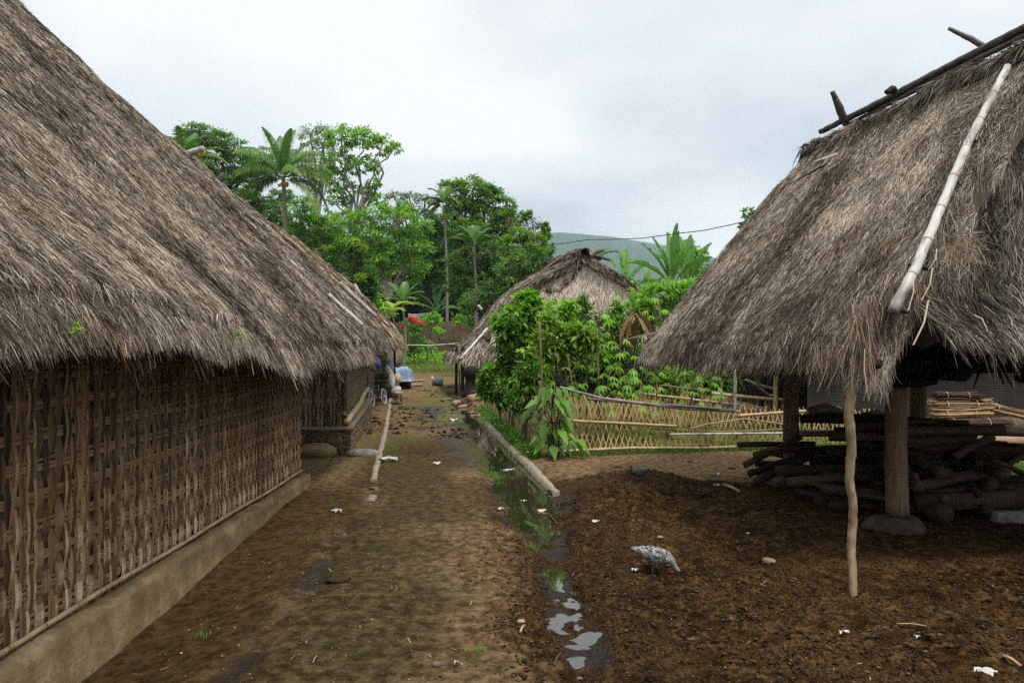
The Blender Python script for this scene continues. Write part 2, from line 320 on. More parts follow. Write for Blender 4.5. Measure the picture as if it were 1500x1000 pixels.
xs = np.concatenate([-np.geomspace(5.2, 6000, 60)[::-1], np.arange(-5.0, -3.0, .12), np.arange(-3.0, 6.2, .022), np.arange(6.2, 9, .08), np.geomspace(9.1, 6000, 60)])
ys_ = [2.3]
while ys_[-1] < 30: ys_.append(ys_[-1] * 1.0048)
ys = np.concatenate([-np.geomspace(.3, 3000, 25)[::-1], np.arange(0, 2.3, .1), ys_, np.geomspace(30.3, 110, 90), np.geomspace(115, 8000, 40)])
X, Y = np.meshgrid(xs, ys, indexing='ij')
Zg = Gz(X, Y)
g = MB(); g.grid(np.stack([X, Y, Zg], -1))
cx, w, d, street, mudr, wob = masks(X, Y)
def m_ground():
    n = NT('village_earth'); p = n.pos()
    f1 = n.noise(p, 1.3, 5, .6); f2 = n.noise(p, 11, 8, .72); f3 = n.noise(p, 50, 6, .75); f4 = n.noise(n.scl(p, (1, .35, 1)), 3.2, 5, .6)
    dirt = n.ramp(f2, [(.40, (.065, .040, .019)), (.5, (.130, .084, .042)), (.60, (.22, .150, .082))])
    path = n.ramp(f2, [(.40, (.020, .014, .0055)), (.5, (.044, .032, .0135)), (.60, (.082, .058, .026))])
    green = n.ramp(f3, [(.40, (.014, .018, .008)), (.60, (.036, .038, .018))])
    path = n.mix(n.ramp(f1, [(.50, 0), (.68, .62)]), path, green)
    path = n.mix(n.ramp(f4, [(.52, 0), (.70, .6)]), path, (.060, .034, .014))
    mud = n.ramp(f2, [(.40, (.005, .003, .0012)), (.47, (.019, .0095, .0035)), (.54, (.047, .024, .0085)), (.62, (.115, .064, .024))])
    mud = n.mix(n.ramp(f1, [(.42, 0), (.6, .65)]), mud, n.ramp(f3, [(.41, (.012, .006, .002)), (.5, (.052, .026, .009)), (.59, (.155, .090, .037))]))
    dark = n.ramp(f3, [(.40, (.004, .003, .0025)), (.60, (.022, .015, .010))])
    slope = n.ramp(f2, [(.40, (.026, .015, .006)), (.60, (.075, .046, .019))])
    gr = n.ramp(f3, [(.3, (.05, .06, .018)), (.7, (.12, .135, .035))])
    c = n.mix(n.attr('path'), dirt, path)
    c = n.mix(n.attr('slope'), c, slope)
    c = n.mix(n.attr('mud'), c, mud)
    c = n.mix(n.attr('wet'), c, dark)
    c = n.mix(n.attr('grass'), c, gr)
    speck = n.ramp(n.noise(p, 90, 3, .8), [(.60, 0), (.66, .6)])
    c = n.mix(speck, c, (.17, .115, .058))
    wet = n.attr('wet'); rgh = n.ramp(n.math('ADD', wet, n.math('MULTIPLY', n.math('SUBTRACT', f2, .5), .9)), [(.3, .95), (.85, .24)])
    h = n.math('ADD', n.math('MULTIPLY', f2, .5), n.math('MULTIPLY', f3, .5))
    n.bump(h, 1.0, .035)
    n.l(n.ramp(wet, [(.5, .02), (1.0, .22)]), n.b.inputs['Specular IOR Level'])
    m_ = n.fin(c, rgh, .05); return m_
M['ground'] = m_ground()
go = g.build('ground', M['ground'], loc=(0, 0, 0)); go['kind'] = 'structure'
def addattr(o, name, val):
    a = o.data.attributes.new(name, 'FLOAT', 'POINT'); a.data.foreach_set('value', np.clip(val, 0, 1).astype(np.float32).ravel())
addattr(go, 'path', street * (1 - sst(12, 15, Y)) * .9 + .08 * (1 - sst(30, 40, Y)) * (Y > 12))
addattr(go, 'mud', mudr)
rut = np.exp(-((X + 1.50) / .16) ** 2) * (1 - sst(7.0, 8.0, Y)) * sst(.35, .6, fbm(X * 4, Y * 4, 3, 8))
farmud = sst(14, 15.5, Y + wob * 2) * (1 - sst(20, 23, Y + wob * 3)) * sst(-2.2, -1.4, X + .2 * (Y - 15) + wob) * (1 - sst(-.3, .4, X + .13 * (Y - 11)))
nearmud = sst(10.2, 11, Y + wob) * (1 - sst(14.5, 15.5, Y)) * sst(-1.1, -.6, X - cx + wob * 1.6) * (1 - sst(0, .2, X - cx)) * .7
addattr(go, 'wet', np.maximum.reduce([np.exp(-np.abs(d * .80) ** 3) * (.45 + .55 * sst(.4, .55, fbm(X * 3.5, Y * 3.5, 3, 93))) * (1 - sst(28, 32, Y)), rut * .8, farmud * sst(.38, .55, fbm(X * 1.3, Y * 1.3, 4, 66)), nearmud, mudr * .38 * sst(.50, .66, fbm(X * .9, Y * .9, 3, 77)), mudr * .30 * np.exp(-((X - cx - .3) / .4) ** 2)]))
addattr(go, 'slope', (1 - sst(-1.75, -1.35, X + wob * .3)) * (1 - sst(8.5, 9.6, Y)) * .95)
grm = np.maximum.reduce([sst(48, 56, Y + wob * 8) * .9, np.exp(-((Y - 12.0 - .12 * X) / .35) ** 2) * (X > .3) * (X < 5) * .35,
    sst(12.3, 13, Y) * (1 - sst(19, 22, Y)) * sst(.1, .4, X - .42 + .13 * (Y - 11.5)) * (1 - sst(5, 6, X)) * .5,
    np.exp(-(((X - 7.0) / 1.0) ** 2 + ((Y - 10.3) / .35) ** 2)),
    .6 * sst(.56, .70, fbm(X * .8, Y * .4, 3, 88)) * sst(10, 14, Y) * (1 - sst(45, 50, Y))])
addattr(go, 'grass', grm)

# water lying in the drain
wm = NT('still_ditch_water'); nn = wm.noise(wm.pos(), 6, 3); wm.bump(nn, .04, .01); wm.fin((.020, .019, .009), .03, 1.0); wm.b.inputs['IOR'].default_value = 1.65; M['water'] = wm.m
wb = MB()
for (a_, b_, lv_) in ((3.3, 6.1, -.052), (6.35, 27, -.077)):
    wy = np.arange(a_, b_, .06); cxx = np.interp(wy, DRX, DRC); ww = np.interp(wy, DRX, DRW) * 1.35
    wb.grid(np.stack([np.stack([cxx + s * ww, wy, wy * 0 + lv_], -1) for s in np.linspace(-1, 1, 9)], 0))
tag(wb.build('water', M['water'], loc=(0, 0, 0)), kind='structure')

# distant hill
hx = np.linspace(-2600, 3200, 140); hy = np.linspace(1500, 1800, 24); HX, HY = np.meshgrid(hx, hy, indexing='ij')
prof = np.interp(HX, [-2600, -1500, -400, 0, 110, 240, 345, 475, 600, 1000, 3200], [100, 150, 230, 256, 258, 250, 236, 203, 160, 110, 60])
HZ = prof * np.sin(np.clip((HY - 1500) / 300, 0, 1) * pi * .5) ** .8 * (1 + .10 * (fbm(HX / 160, HY / 160, 4, 3) - .5)) - 2
M['hill'] = m_plain('forested_hillside', (.016, .038, .026), (.035, .065, .04), .01, .95, .8)
tag(MB().grid(np.stack([HX, HY, HZ], -1)).build('hill', M['hill'], loc=(0, 0, 0)), kind='structure')

# ------------------------------------------------------------------ thatch
def infr(P, m=1.18):
    y = P[:, 1]; return (y > 1.2) & (np.abs(P[:, 0]) < .682 * m * y + .4) & (P[:, 2] - EYE < .4545 * m * y + .3)
def thatch(grid, th=.3, dens=2600, L=.30, w=.0055, name='thatch', mat=None, parent=None, fr=1.0, lump=.05, lift=.055, seed=1, fringe_len=.34, patch=.5, back=True, sides=False, fringe_d=1.0, hang=.25, bias=0.0):
    rg = np.random.default_rng(seed); P = np.asarray(grid, float); nu, nv = P.shape[:2]
    du = np.gradient(P, axis=0); dv = np.gradient(P, axis=1); N = nrm(np.cross(dv, du)); N *= np.where(N[..., 2:3].mean() < 0, -1, 1)
    flip = 1 if nrm(np.cross(dv, du))[..., 2].mean() > 0 else -1
    N = nrm(np.cross(dv, du)) * flip
    U = np.concatenate([np.zeros((1, nv)), np.cumsum(np.linalg.norm(np.diff(P, axis=0), axis=2), 0)]); V = np.concatenate([np.zeros((nu, 1)), np.cumsum(np.linalg.norm(np.diff(P, axis=1), axis=2), 1)], 1)
    disp = (fbm(U * 1.6, V * .9, 3, seed) - .5) * lump * 2 + (fbm(U * 7, V * 2.2, 2, seed + 5) - .5) * lump * .9
    P = P + N * disp[..., None]
    b = MB(); tcg = np.stack([U, V, U * 0], -1)
    b.grid(P, .30 + bias, tcg)
    if back:
        Q = P - N * th; Q[:, -1] = P[:, -1] - N[:, -1] * th * .35
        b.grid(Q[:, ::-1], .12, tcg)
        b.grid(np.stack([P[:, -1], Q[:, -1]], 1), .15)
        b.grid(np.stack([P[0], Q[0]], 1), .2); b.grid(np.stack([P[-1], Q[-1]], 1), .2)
    # blades
    dv = np.gradient(P, axis=1); du = np.gradient(P, axis=0); N = nrm(np.cross(dv, du)) * flip
    A = np.linalg.norm(np.cross(P[1:, :-1] - P[:-1, :-1], P[:-1, 1:] - P[:-1, :-1]), axis=-1)
    C = (P[:-1, :-1] + P[1:, 1:]) / 2
    dist = np.linalg.norm(C - np.array([0, 0, EYE]), axis=-1)
    vis = infr(C.reshape(-1, 3)).reshape(dist.shape)
    lod = np.where(vis, 1.0 / np.maximum(dist / 4.5, .75) ** 1.25, 1.0 / np.maximum(dist / 4.5, .75) ** 1.25 * .10)
    wt = (A * lod).ravel(); n = int(dens * wt.sum()); cell = rg.choice(len(wt), n, p=wt / wt.sum())
    ci, cj = np.divmod(cell, nv - 1); a = rg.random(n)[:, None]; c = rg.random(n)[:, None]
    def bl(G): return (G[ci, cj] * (1 - a) + G[ci + 1, cj] * a) * (1 - c) + (G[ci, cj + 1] * (1 - a) + G[ci + 1, cj + 1] * a) * c
    pos = bl(P); Tn = nrm(bl(dv)); Nn = nrm(bl(N)); u = bl(U[..., None])[:, 0]; v = bl(V[..., None])[:, 0]
    ds = np.linalg.norm(pos - np.array([0, 0, EYE]), axis=-1)
    vs = infr(pos)
    wid = w * np.maximum(ds / 4.5, .8) ** .62 * np.where(vs, 1, 3.0); Ln = L * (.5 + rg.random(n)) * np.where(vs, 1, 1.6)
    # eave fringe: more, longer, clumped
    m = int(((U[-1, -1]) * 900 * fr * fringe_d) / max(1, dist[:, -1].mean() / 6))
    fi = rg.random(m) * (nu - 1.001); i0 = fi.astype(int); ff = (fi - i0)[:, None]
    pe = P[i0, -1] * (1 - ff) + P[i0 + 1, -1] * ff; te = nrm(dv[i0, -1]); ne = nrm(N[i0, -1]); ue = (U[i0, -1] * (1 - ff[:, 0]) + U[i0 + 1, -1] * ff[:, 0])
    back_ = rg.random(m); pe = pe - te * (back_[:, None] * .30) - ne * (rg.random(m)[:, None] * th * .5 * (1 - back_[:, None]))
    cl = fbm(ue * 5.0, ue * 0, 3, seed + 9)
    le = fringe_len * (.35 + 1.3 * cl) * (.55 + .6 * rg.random(m)); dse = np.linalg.norm(pe - np.array([0, 0, EYE]), axis=-1)
    pos = np.vstack([pos, pe]); Tn = np.vstack([Tn, te]); Nn = np.vstack([Nn, ne]); u = np.concatenate([u, ue]); v = np.concatenate([v, np.full(m, V[0, -1])])
    wid = np.concatenate([wid, w * 1.35 * np.maximum(dse / 4.5, .8) ** .62 * (.7 + .7 * rg.random(m))]); Ln = np.concatenate([Ln, le * np.where(rg.random(m) < .08, 1.5, 1)]); tot = len(pos); isf = np.arange(tot) >= n
    if sides:
        for row, sg in ((0, -1.0), (nu - 1, 1.0)):
            ms = int(V[row, -1] * 2600 * min(1, (5 / np.maximum(2, dist[min(row, nu - 2)].mean())) ** 1.1)); fj = rg.random(ms) * (nv - 1.001); j0 = fj.astype(int); gg = (fj - j0)[:, None]
            o_ = nrm(du[row, j0]) * sg; nn_ = N[row, j0]; dep = rg.random(ms) ** .8
            ps_ = P[row, j0] * (1 - gg) + P[row, j0 + 1] * gg - nn_ * (dep * th)[:, None] + o_ * .01
            pos = np.vstack([pos, ps_]); Tn = np.vstack([Tn, nrm(dv[row, j0]) ]); Nn = np.vstack([Nn, nrm(o_ + nn_ * .3)]); u = np.concatenate([u, V[row, j0] + 50]); v = np.concatenate([v, dep * 3])
            dd_ = np.linalg.norm(ps_ - np.array([0, 0, EYE]), axis=-1); wid = np.concatenate([wid, w * np.maximum(dd_ / 4.5, .8) ** .62]); Ln = np.concatenate([Ln, L * (.6 + rg.random(ms))])
        tot = len(pos); isf = np.concatenate([isf, np.zeros(tot - len(isf), bool)])
    Bn = np.cross(Tn, Nn)
    skew = (fbm(u * 2.2, v * 1.9, 3, seed + 20) - .5) * 1.3 + rg.normal(0, .38, tot) + np.where(rg.random(tot) < .07, rg.normal(0, .9, tot), 0)
    lf = lift * (.2 + rg.random(tot)) * np.where(rg.random(tot) < .05, 2.6, 1)
    d1 = nrm(Tn + Bn * skew[:, None] + Nn * lf[:, None])
    d2 = nrm(d1 - Nn * (lf * 1.3)[:, None] + np.array([0, 0, -1.0]) * np.where(isf, hang, .05)[:, None] + Bn * rg.normal(0, .12, tot)[:, None])
    roll = rg.normal(0, .8, tot)[:, None]; W = nrm(Bn * np.cos(roll) + Nn * np.sin(roll)) * (wid / 2)[:, None]
    p0 = pos + Nn * (rg.random(tot) * .022 - .002)[:, None]; p1 = p0 + d1 * (Ln * .5)[:, None]; p2 = p1 + d2 * (Ln * .5)[:, None]
    V5 = np.stack([p0 - W, p0 + W, p1 - W, p1 + W, p2 - W * .35, p2 + W * .35], 1)
    i = np.arange(tot)[:, None] * 6
    q = np.concatenate([i + np.array([0, 1, 3, 2]), i + np.array([2, 3, 5, 4])])
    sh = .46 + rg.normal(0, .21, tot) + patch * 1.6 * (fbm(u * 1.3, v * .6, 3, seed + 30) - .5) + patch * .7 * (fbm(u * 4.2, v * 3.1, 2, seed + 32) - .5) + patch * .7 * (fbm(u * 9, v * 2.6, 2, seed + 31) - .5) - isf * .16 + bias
    sh = np.where(rg.random(tot) < .06, sh + .4, sh)
    sh = np.clip(sh, 0, 1)
    tcb = np.repeat(np.stack([u, v, u * 0], -1), 6, 0)
    b.add(V5.reshape(-1, 3), q, None, np.concatenate([sh, sh]), tcb)
    return b.build(name, mat or M['thatch'], parent)

# ------------------------------------------------------------------ the large house on the left
def resample(pts, n):
    pts = np.asarray(pts, float); L = np.concatenate([[0], np.cumsum(np.linalg.norm(np.diff(pts, axis=0), axis=1))])
    t = np.linspace(0, L[-1], n); return np.stack([np.interp(t, L, pts[:, k]) for k in range(pts.shape[1])], -1)
def slope_roof(eave_a, eave_b, prof, lat, lean_a, lean_b, tipz=None, nu=60, nv=40):
    # eave runs a->b; prof = [(b inward, z)] top to bottom; lat = inward unit; lean = how far the verge leans in along the eave per metre up
    ea, eb = np.asarray(eave_a, float), np.asarray(eave_b, float); d = nrm(eb - ea)
    pr = resample(prof, nv); G = np.zeros((nu, nv, 3))
    for j in range(nv):
        bb, z = pr[j]; a = ea + d * lean_a * bb + np.asarray(lat) * bb; c = eb - d * lean_b * bb + np.asarray(lat) * bb
        t = np.linspace(0, 1, nu)[:, None]; G[:, j] = a * (1 - t) + c * t; G[:, j, 2] = z
    if tipz is not None:
        for i in range(nu):
            k = np.clip(1 - pr[:, 0] / .9, 0, 1) ** 1.0; G[i, :, 2] += tipz(G[i, -1]) * k
    return G
H1 = thing('thatched_house', (-5.5, 5, 0), 'large long house with woven bamboo wall and low sweeping grass roof filling the left side', 'house')
prof1 = [(6.6, 7.75), (5.4, 6.98), (4.35, 6.06), (3.2, 4.96), (1.97, 3.72), (1.24, 2.96), (.6, 2.36), (.25, 2.02), (.06, 1.80), (0.0, 1.66)]
tip1 = lambda p: float(np.interp(p[1], [0, 3, 4.4, 5.5, 7, 9, 11], [.10, .10, .08, .02, -.13, -.15, -.10]) + .10 * (fbm(np.array([p[1] * 1.4]), np.array([0.]), 2, 3)[0] - .5))
G1 = slope_roof((-2.0, -1.5, 0), (-2.0, 11.0, 0), prof1, (-1, 0, 0), 0, .30, tip1, 110, 60)
thatch(G1, .34, 19000, .095, .0034, 'thatch_roof', M['thatch'], H1, seed=3, fringe_len=.15, lump=.05, sides=True, patch=.52)
Gf = G1.copy(); Gf[..., 0] = -17.2 - Gf[..., 0]
thatch(Gf[:, :], .3, 60, .5, .03, 'thatch_roof', M['thatch'], H1, seed=4, fringe_d=.05)
# gable end
gv = [(-2.5, 10.9), (-15, 10.9)]
b = MB(); b.add([[-2.7, 8.9, .1], [-14.5, 8.9, .1], [-14.5, 8.9, 1.9], [-8.6, 8.9, 7.2], [-2.7, 8.9, 1.9]], [[0, 1, 2, 4]], [[4, 2, 3]], .3)
b.add([[-2.7, -1.2, .1], [-14.5, -1.2, .1], [-14.5, -1.2, 1.9], [-8.6, -1.2, 7.2], [-2.7, -1.2, 1.9]], [[0, 1, 2, 4]], [[4, 2, 3]], .3)
b.box((-14.5, 3.8, 1), (.1, 10, 1.9)); b.build('inner_wall', M['dark_wood'], H1, smooth=False)
# foundation
ny = 90; yy = np.linspace(-1.3, 9.2, ny); sec = [(-3.0, .138), (-2.50, .138), (-2.462, .125), (-2.455, .08), (-2.44, -.1), (-2.42, -.4)]
P = np.array([[(sx + (.055 * (fbm(np.array([y * 3.]), np.array([k * .3]), 3, 9)[0] - .5) if k > 0 else 0), y, sz + (.040 * (fbm(np.array([y * 5.]), np.array([k * .2]), 3, 12)[0] - .5) if k else 0) + .020 * (1 - sst(3.5, 9, y))) for k, (sx, sz) in enumerate(sec)] for y in yy])
b = MB(); b.grid(P)
e = P[-1]; b.add(np.vstack([e, [[-3, 9.2, -.4]]]), None, [[0, i, i + 1] for i in range(1, 5)] + [[0, 5, 6]])
nf = NT('earth_plaster'); p_ = nf.pos(); a1 = nf.noise(p_, 5, 6, .65); a2 = nf.noise(p_, 40, 4, .7)
c_ = nf.ramp(a1, [(.3, (.11, .075, .034)), (.5, (.19, .134, .066)), (.68, (.31, .23, .13))]); c_ = nf.mix(nf.ramp(a2, [(.52, 0), (.66, .7)]), c_, (.075, .052, .028)); nf.bump(nf.math('ADD', a1, nf.math('MULTIPLY', a2, .4)), .8, .015)
M['plaster'] = nf.fin(c_, .9, .2)
b.build('foundation', M['plaster'], H1)
# woven wall: vertical bands of three strips in and out of horizontal bands of three
def woven(x, y0, y1, z0, z1, cp, rp, parent, amp=.008, mat=None, seed=5):
    rg = np.random.default_rng(seed); b = MB(); nc = int((y1 - y0) / cp); nr = int((z1 - z0) / rp) + 1
    for c in range(nc):
        yc = y0 + (c + .5) * cp; near = yc < 9.5
        nst = 3; wd = cp * 1.42 / nst
        bandx = rg.normal(0, .002); lean = rg.normal(0, .003)
        m = nr * 4 + 1; zt = np.linspace(z0 - .02, z0 + nr * rp, m)
        ph = ((zt - z0) / rp - .5) * pi + c * pi
        for s_ in range(nst):
            oy = (s_ - (nst - 1) / 2) * wd
            squeeze = 1 - .20 * np.abs(np.cos(ph)) * 0 - .16 * (np.cos(ph + pi / 2) ** 2)
            yl = yc + oy * squeeze + (zt - z0) * lean + np.cumsum(rg.normal(0, .0007, m))
            xo = x + amp * np.cos(ph) + bandx + rg.normal(0, .0008, m) + .002 * rg.random()
            st = 0 if rg.random() > .03 else rg.integers(1, 6)
            hw = wd * .485
            Lp = np.stack([np.stack([xo - .0015, yl - hw, zt], -1), np.stack([xo + .0035, yl, zt], -1), np.stack([xo - .0015, yl + hw, zt], -1)], 0)[:, st:]
            sd = rg.random() * 60
            tcl = np.stack([np.broadcast_to(np.array([-hw, 0, hw])[:, None] + sd, Lp.shape[:2]), np.broadcast_to(zt[st:], Lp.shape[:2]), np.zeros(Lp.shape[:2])], -1)
            # outer crossings bleached; paler lower wall also puts the under-eave shade into the colour
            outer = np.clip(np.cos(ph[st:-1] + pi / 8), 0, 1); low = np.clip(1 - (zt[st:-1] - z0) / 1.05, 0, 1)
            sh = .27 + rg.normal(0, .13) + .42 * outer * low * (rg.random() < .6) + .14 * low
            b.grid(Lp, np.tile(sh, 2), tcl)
    for r_ in range(nr):
        zc = z0 + (r_ + .5) * rp - .0 * rp
        for s_ in range(3):
            oz = (s_ - 1) * .0215; ky = np.arange(y0, y1 + cp, cp / 4)
            wobz = np.interp(ky, np.arange(y0, y1 + .5, .35), rg.normal(0, .006, len(np.arange(y0, y1 + .5, .35))))
            ph = ((ky - y0) / cp - .5) * pi + r_ * pi
            xo = x - amp * .9 * np.cos(ph) + .004
            zz_ = zc + oz + wobz
            Lp = np.stack([np.stack([xo, ky, zz_ - .010], -1), np.stack([xo + .005, ky, zz_], -1), np.stack([xo, ky, zz_ + .010], -1)], 0)
            sd = rg.random() * 60
            tcl = np.stack([np.broadcast_to(np.array([-.01, 0, .01])[:, None] + sd, Lp.shape[:2]), np.broadcast_to(ky, Lp.shape[:2]), np.zeros(Lp.shape[:2])], -1)
            b.grid(Lp, .42 + rg.normal(0, .06), tcl)
    b.box((x - .05, (y0 + y1) / 2, (z0 + z1) / 2), (.02, y1 - y0, z1 - z0), shade=.0)
    return b.build('woven_wall', mat, parent, smooth=False)
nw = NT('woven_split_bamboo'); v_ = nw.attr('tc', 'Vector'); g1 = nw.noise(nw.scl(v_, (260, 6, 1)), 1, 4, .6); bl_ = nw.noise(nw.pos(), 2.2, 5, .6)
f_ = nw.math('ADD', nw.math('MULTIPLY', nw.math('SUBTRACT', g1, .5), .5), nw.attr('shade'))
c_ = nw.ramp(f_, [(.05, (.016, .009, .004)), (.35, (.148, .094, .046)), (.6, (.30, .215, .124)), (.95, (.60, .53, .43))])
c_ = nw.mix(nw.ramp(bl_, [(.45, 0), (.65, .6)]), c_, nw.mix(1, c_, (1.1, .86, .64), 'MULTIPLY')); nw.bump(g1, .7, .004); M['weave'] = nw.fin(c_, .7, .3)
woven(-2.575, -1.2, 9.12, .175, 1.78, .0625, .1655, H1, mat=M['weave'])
b = MB(); b.tube([(-2.545, y, .185 + .006 * np.sin(y * 3) + .018 * (1 - sst(3.5, 9, y))) for y in np.linspace(-1, 9.1, 40)], .016, 8, .6); b.build('bottom_rail', M['bamboo_tan'], H1)
b = MB(); b.tube([(-2.60, 9.13, .1), (-2.60, 9.13, 1.9)], .03, 8, .4); b.build('corner_post', M['post_wood'], H1)
# bamboo poles pinned along the verge
def onroof(px, py, Z, off=0): return at(px, py, Z) + np.array([off, 0, 0])
b = MB(); b.tube(resample([onroof(532, 477, 10.93), onroof(506, 454, 10.9), onroof(481, 431, 10.85)], 14), .030, 8, .6, .1); b.build('verge_pole', M['bamboo_grey'], H1)
b = MB(); b.tube(resample([onroof(442, 397, 10.7), onroof(428, 385, 10.66), onroof(414, 374, 10.6)], 10), .026, 8, .6, .1); b.build('verge_pole', M['bamboo_grey'], H1)
# two little green weeds rooted in the eave come later

# ------------------------------------------------------------------ second house: bamboo slats on a stone plinth
H2 = thing('bamboo_house', (-3.6, 14, 0), 'small bamboo slat house on a stone and mud plinth behind the large left house', 'house')
prof2 = [(4.5, 5.95), (3.4, 4.98), (2.1, 3.86), (1.15, 2.96), (.4, 2.22), (.12, 1.92), (0, 1.70)]
G2 = slope_roof((-2.22, 11.2, 0), (-2.76, 17.3, 0), prof2, (-1, 0, 0), 0, .15, lambda p: .06 * (vn(np.array([p[1] * 1.5]), np.array([1.]), 3)[0] - .5), 50, 40)
thatch(G2, .3, 9000, .15, .0042, 'thatch_roof', M['thatch'], H2, seed=13, fringe_len=.2, sides=True)
G2b = G2.copy(); G2b[..., 0] = 2 * G2[:, :1, 0] - G2[..., 0]
thatch(G2b, .3, 80, .5, .03, 'thatch_roof', M['thatch'], H2, seed=14, fringe_d=.05)
for a, c, r in (((551, 464), (497, 414), .055), ):
    b = MB(); b.tube(resample([at(*a, 17.2), at(*c, 16.9)], 14), r, 8, .5, .1); b.build('verge_pole', M['bamboo_grey'], H2)
b = MB(); b.tube([at(243, 208, 15.6), at(282, 248, 15.9)], .10, 8, .4, .2); b.build('ridge_pole', M['bamboo_dark'], H2)
b = MB(); b.tube([at(262, 232, 15.7), at(280, 224, 15.5), at(297, 217, 15.3)], [.07, .07, .055], 8, .6, .15); b.build('ridge_horn', M['bamboo_grey'], H2)
b = MB(); b.tube([at(313, 274, 16), at(322, 263, 16), at(328, 254, 16)], [.09, .08, .05], 8, .4, .2); b.build('ridge_horn', M['bamboo_dark'], H2)
# plinth
A_ = np.array([-2.47, 11.5]); Bp = np.array([-3.25, 17.4]); dS = nrm(Bp - A_); nS = np.array([dS[1], -dS[0]])
b = MB()
c4 = [A_, Bp, Bp - nS * 4, A_ + np.array([-4.0, 0])]
rg = np.random.default_rng(4)
for (p, q_) in ((c4[0], c4[1]), (c4[3], c4[0])):
    u_ = np.linspace(0, 1, 60); hz = np.linspace(-.15, .40, 12)
    nn_ = nrm(np.array([(q_ - p)[1], -(q_ - p)[0]]))
    Pp = np.zeros((60, 12, 3)); Lw = np.linalg.norm(q_ - p)
    for j, z in enumerate(hz):
        base = p + (q_ - p) * u_[:, None]; o_ = .05 * (fbm(u_ * Lw * 4, np.full(60, z * 7), 3, 6) - .5)
        Pp[:, j, :2] = base + nn_ * o_[:, None]; Pp[:, j, 2] = z
    b.grid(Pp, .4)
nm = NT('stone_and_mud_plinth'); p_ = nm.pos(); vo = nm.n('ShaderNodeTexVoronoi', feature='DISTANCE_TO_EDGE'); vo.inputs['Scale'].default_value = 4.2; nm.l(nm.scl(p_, (1, 1, 1.5)), vo.inputs['Vector'])
st_ = nm.ramp(nm.noise(p_, 7, 5, .6), [(.3, (.06, .045, .03)), (.7, (.19, .15, .10))]); c_ = nm.mix(nm.ramp(vo.outputs['Distance'], [(.03, 1), (.09, 0)]), st_, (.22, .155, .09))
nm.bump(nm.ramp(vo.outputs['Distance'], [(0, 0), (.12, 1)]), .9, .04); M['plinth'] = nm.fin(c_, .9, .2)
b.build('plinth', M['plinth'], H2)
b = MB(); v = np.array([[*(c4[0] + nS * .03 + np.array([0, -.04])), .40], [*(c4[1] + nS * .03), .40], [*c4[2], .40], [*(c4[3] + np.array([0, -.04])), .40]]); v2 = v + [0, 0, .035]
b.add(np.vstack([v, v2]), [[4, 5, 6, 7], [0, 1, 5, 4], [3, 0, 4, 7]], None, .5); b.build('plinth_top', M['mortar'], H2, smooth=False)
# slatted front, woven side
W0 = A_ + np.array([-.12, .12]); W1 = Bp - nS * .12
b = MB(); rg = np.random.default_rng(8)
for k in range(34):
    xx = W0[0] - .04 - k * .062; r_ = .026
    hgt = 1.15; sh = rg.choice([.1, .3, .55, .75]) + rg.normal(0, .05)
    pts = [(xx + rg.normal(0, .006), W0[1] + rg.normal(0, .006), .44 + t) for t in np.linspace(0, 1.35, 12)]
    rr = np.full(12, r_); rr[[2, 6, 10]] *= 1.18
    b.tube(pts, rr, 7, sh, .05, cap=False)
b.build('slat_wall', M['fence_slat'], H2)
b = MB(); Ls = np.linalg.norm(W1 - W0); ncol = int(Ls / .10)
for k in range(ncol):
    t = (k + .5) / ncol; c0 = W0 + (W1 - W0) * t; zt = np.linspace(.44, 1.75, 22)
    ph = (zt / .11) * pi + k * pi; off = .012 * np.cos(ph)
    hw = .047
    Lp = np.stack([np.stack([c0[0] + nS[0] * off + dS[0] * s_ * hw, c0[1] + nS[1] * off + dS[1] * s_ * hw, zt], -1) for s_ in (-1, 0, 1)], 0)
    b.grid(Lp, .55 + rg.normal(0, .12))
for r_ in range(5):
    zc = .62 + r_ * .22; t = np.linspace(0, 1, 80)[:, None]; c0 = W0 + (W1 - W0) * t + nS * .016
    Lp = np.stack([np.column_stack([c0, np.full(80, zc + s_)]) for s_ in (-.02, .02)], 0); b.grid(Lp, .3)
b.build('woven_wall', M['fence_slat'], H2, smooth=False)
b = MB(); pa = np.array([*(W0 + nS * .05 + [0, -.05]), .52]); pts = resample([pa, pa + np.array([dS[0] * 2.6, dS[1] * 2.6, .06]), pa + np.array([dS[0] * 3.6, dS[1] * 3.6, .14]), pa + np.array([dS[0] * 5.2, dS[1] * 5.2, .17])], 24)
b.tube(pts + RNG.normal(0, .006, pts.shape), .05, 9, .7, .12); b.build('wall_log', M['bamboo_tan'], H2)
b = MB(); b.tube([(*(W0 + nS * .03), 1.36), (*(W1 + nS * .03), 1.40)], .03, 8, .5); b.build('top_rail', M['bamboo_tan'], H2)
b = MB(); b.tube([(*W0, .4), (*W0, 1.9)], .04, 8, .3); b.build('corner_post', M['post_wood'], H2)
b = MB(); b.tube([(*W1, .4), (*W1, 1.9)], .04, 8, .3); b.build('corner_post', M['post_wood'], H2)
b = MB(); b.tube([at(497, 605, 11.42), at(508, 607, 11.3)], .012, 6, .8); b.tube([at(495, 607, 11.42), at(506, 603, 11.3)], .010, 6, .8); b.build('peg', M['bamboo_grey'], H2)

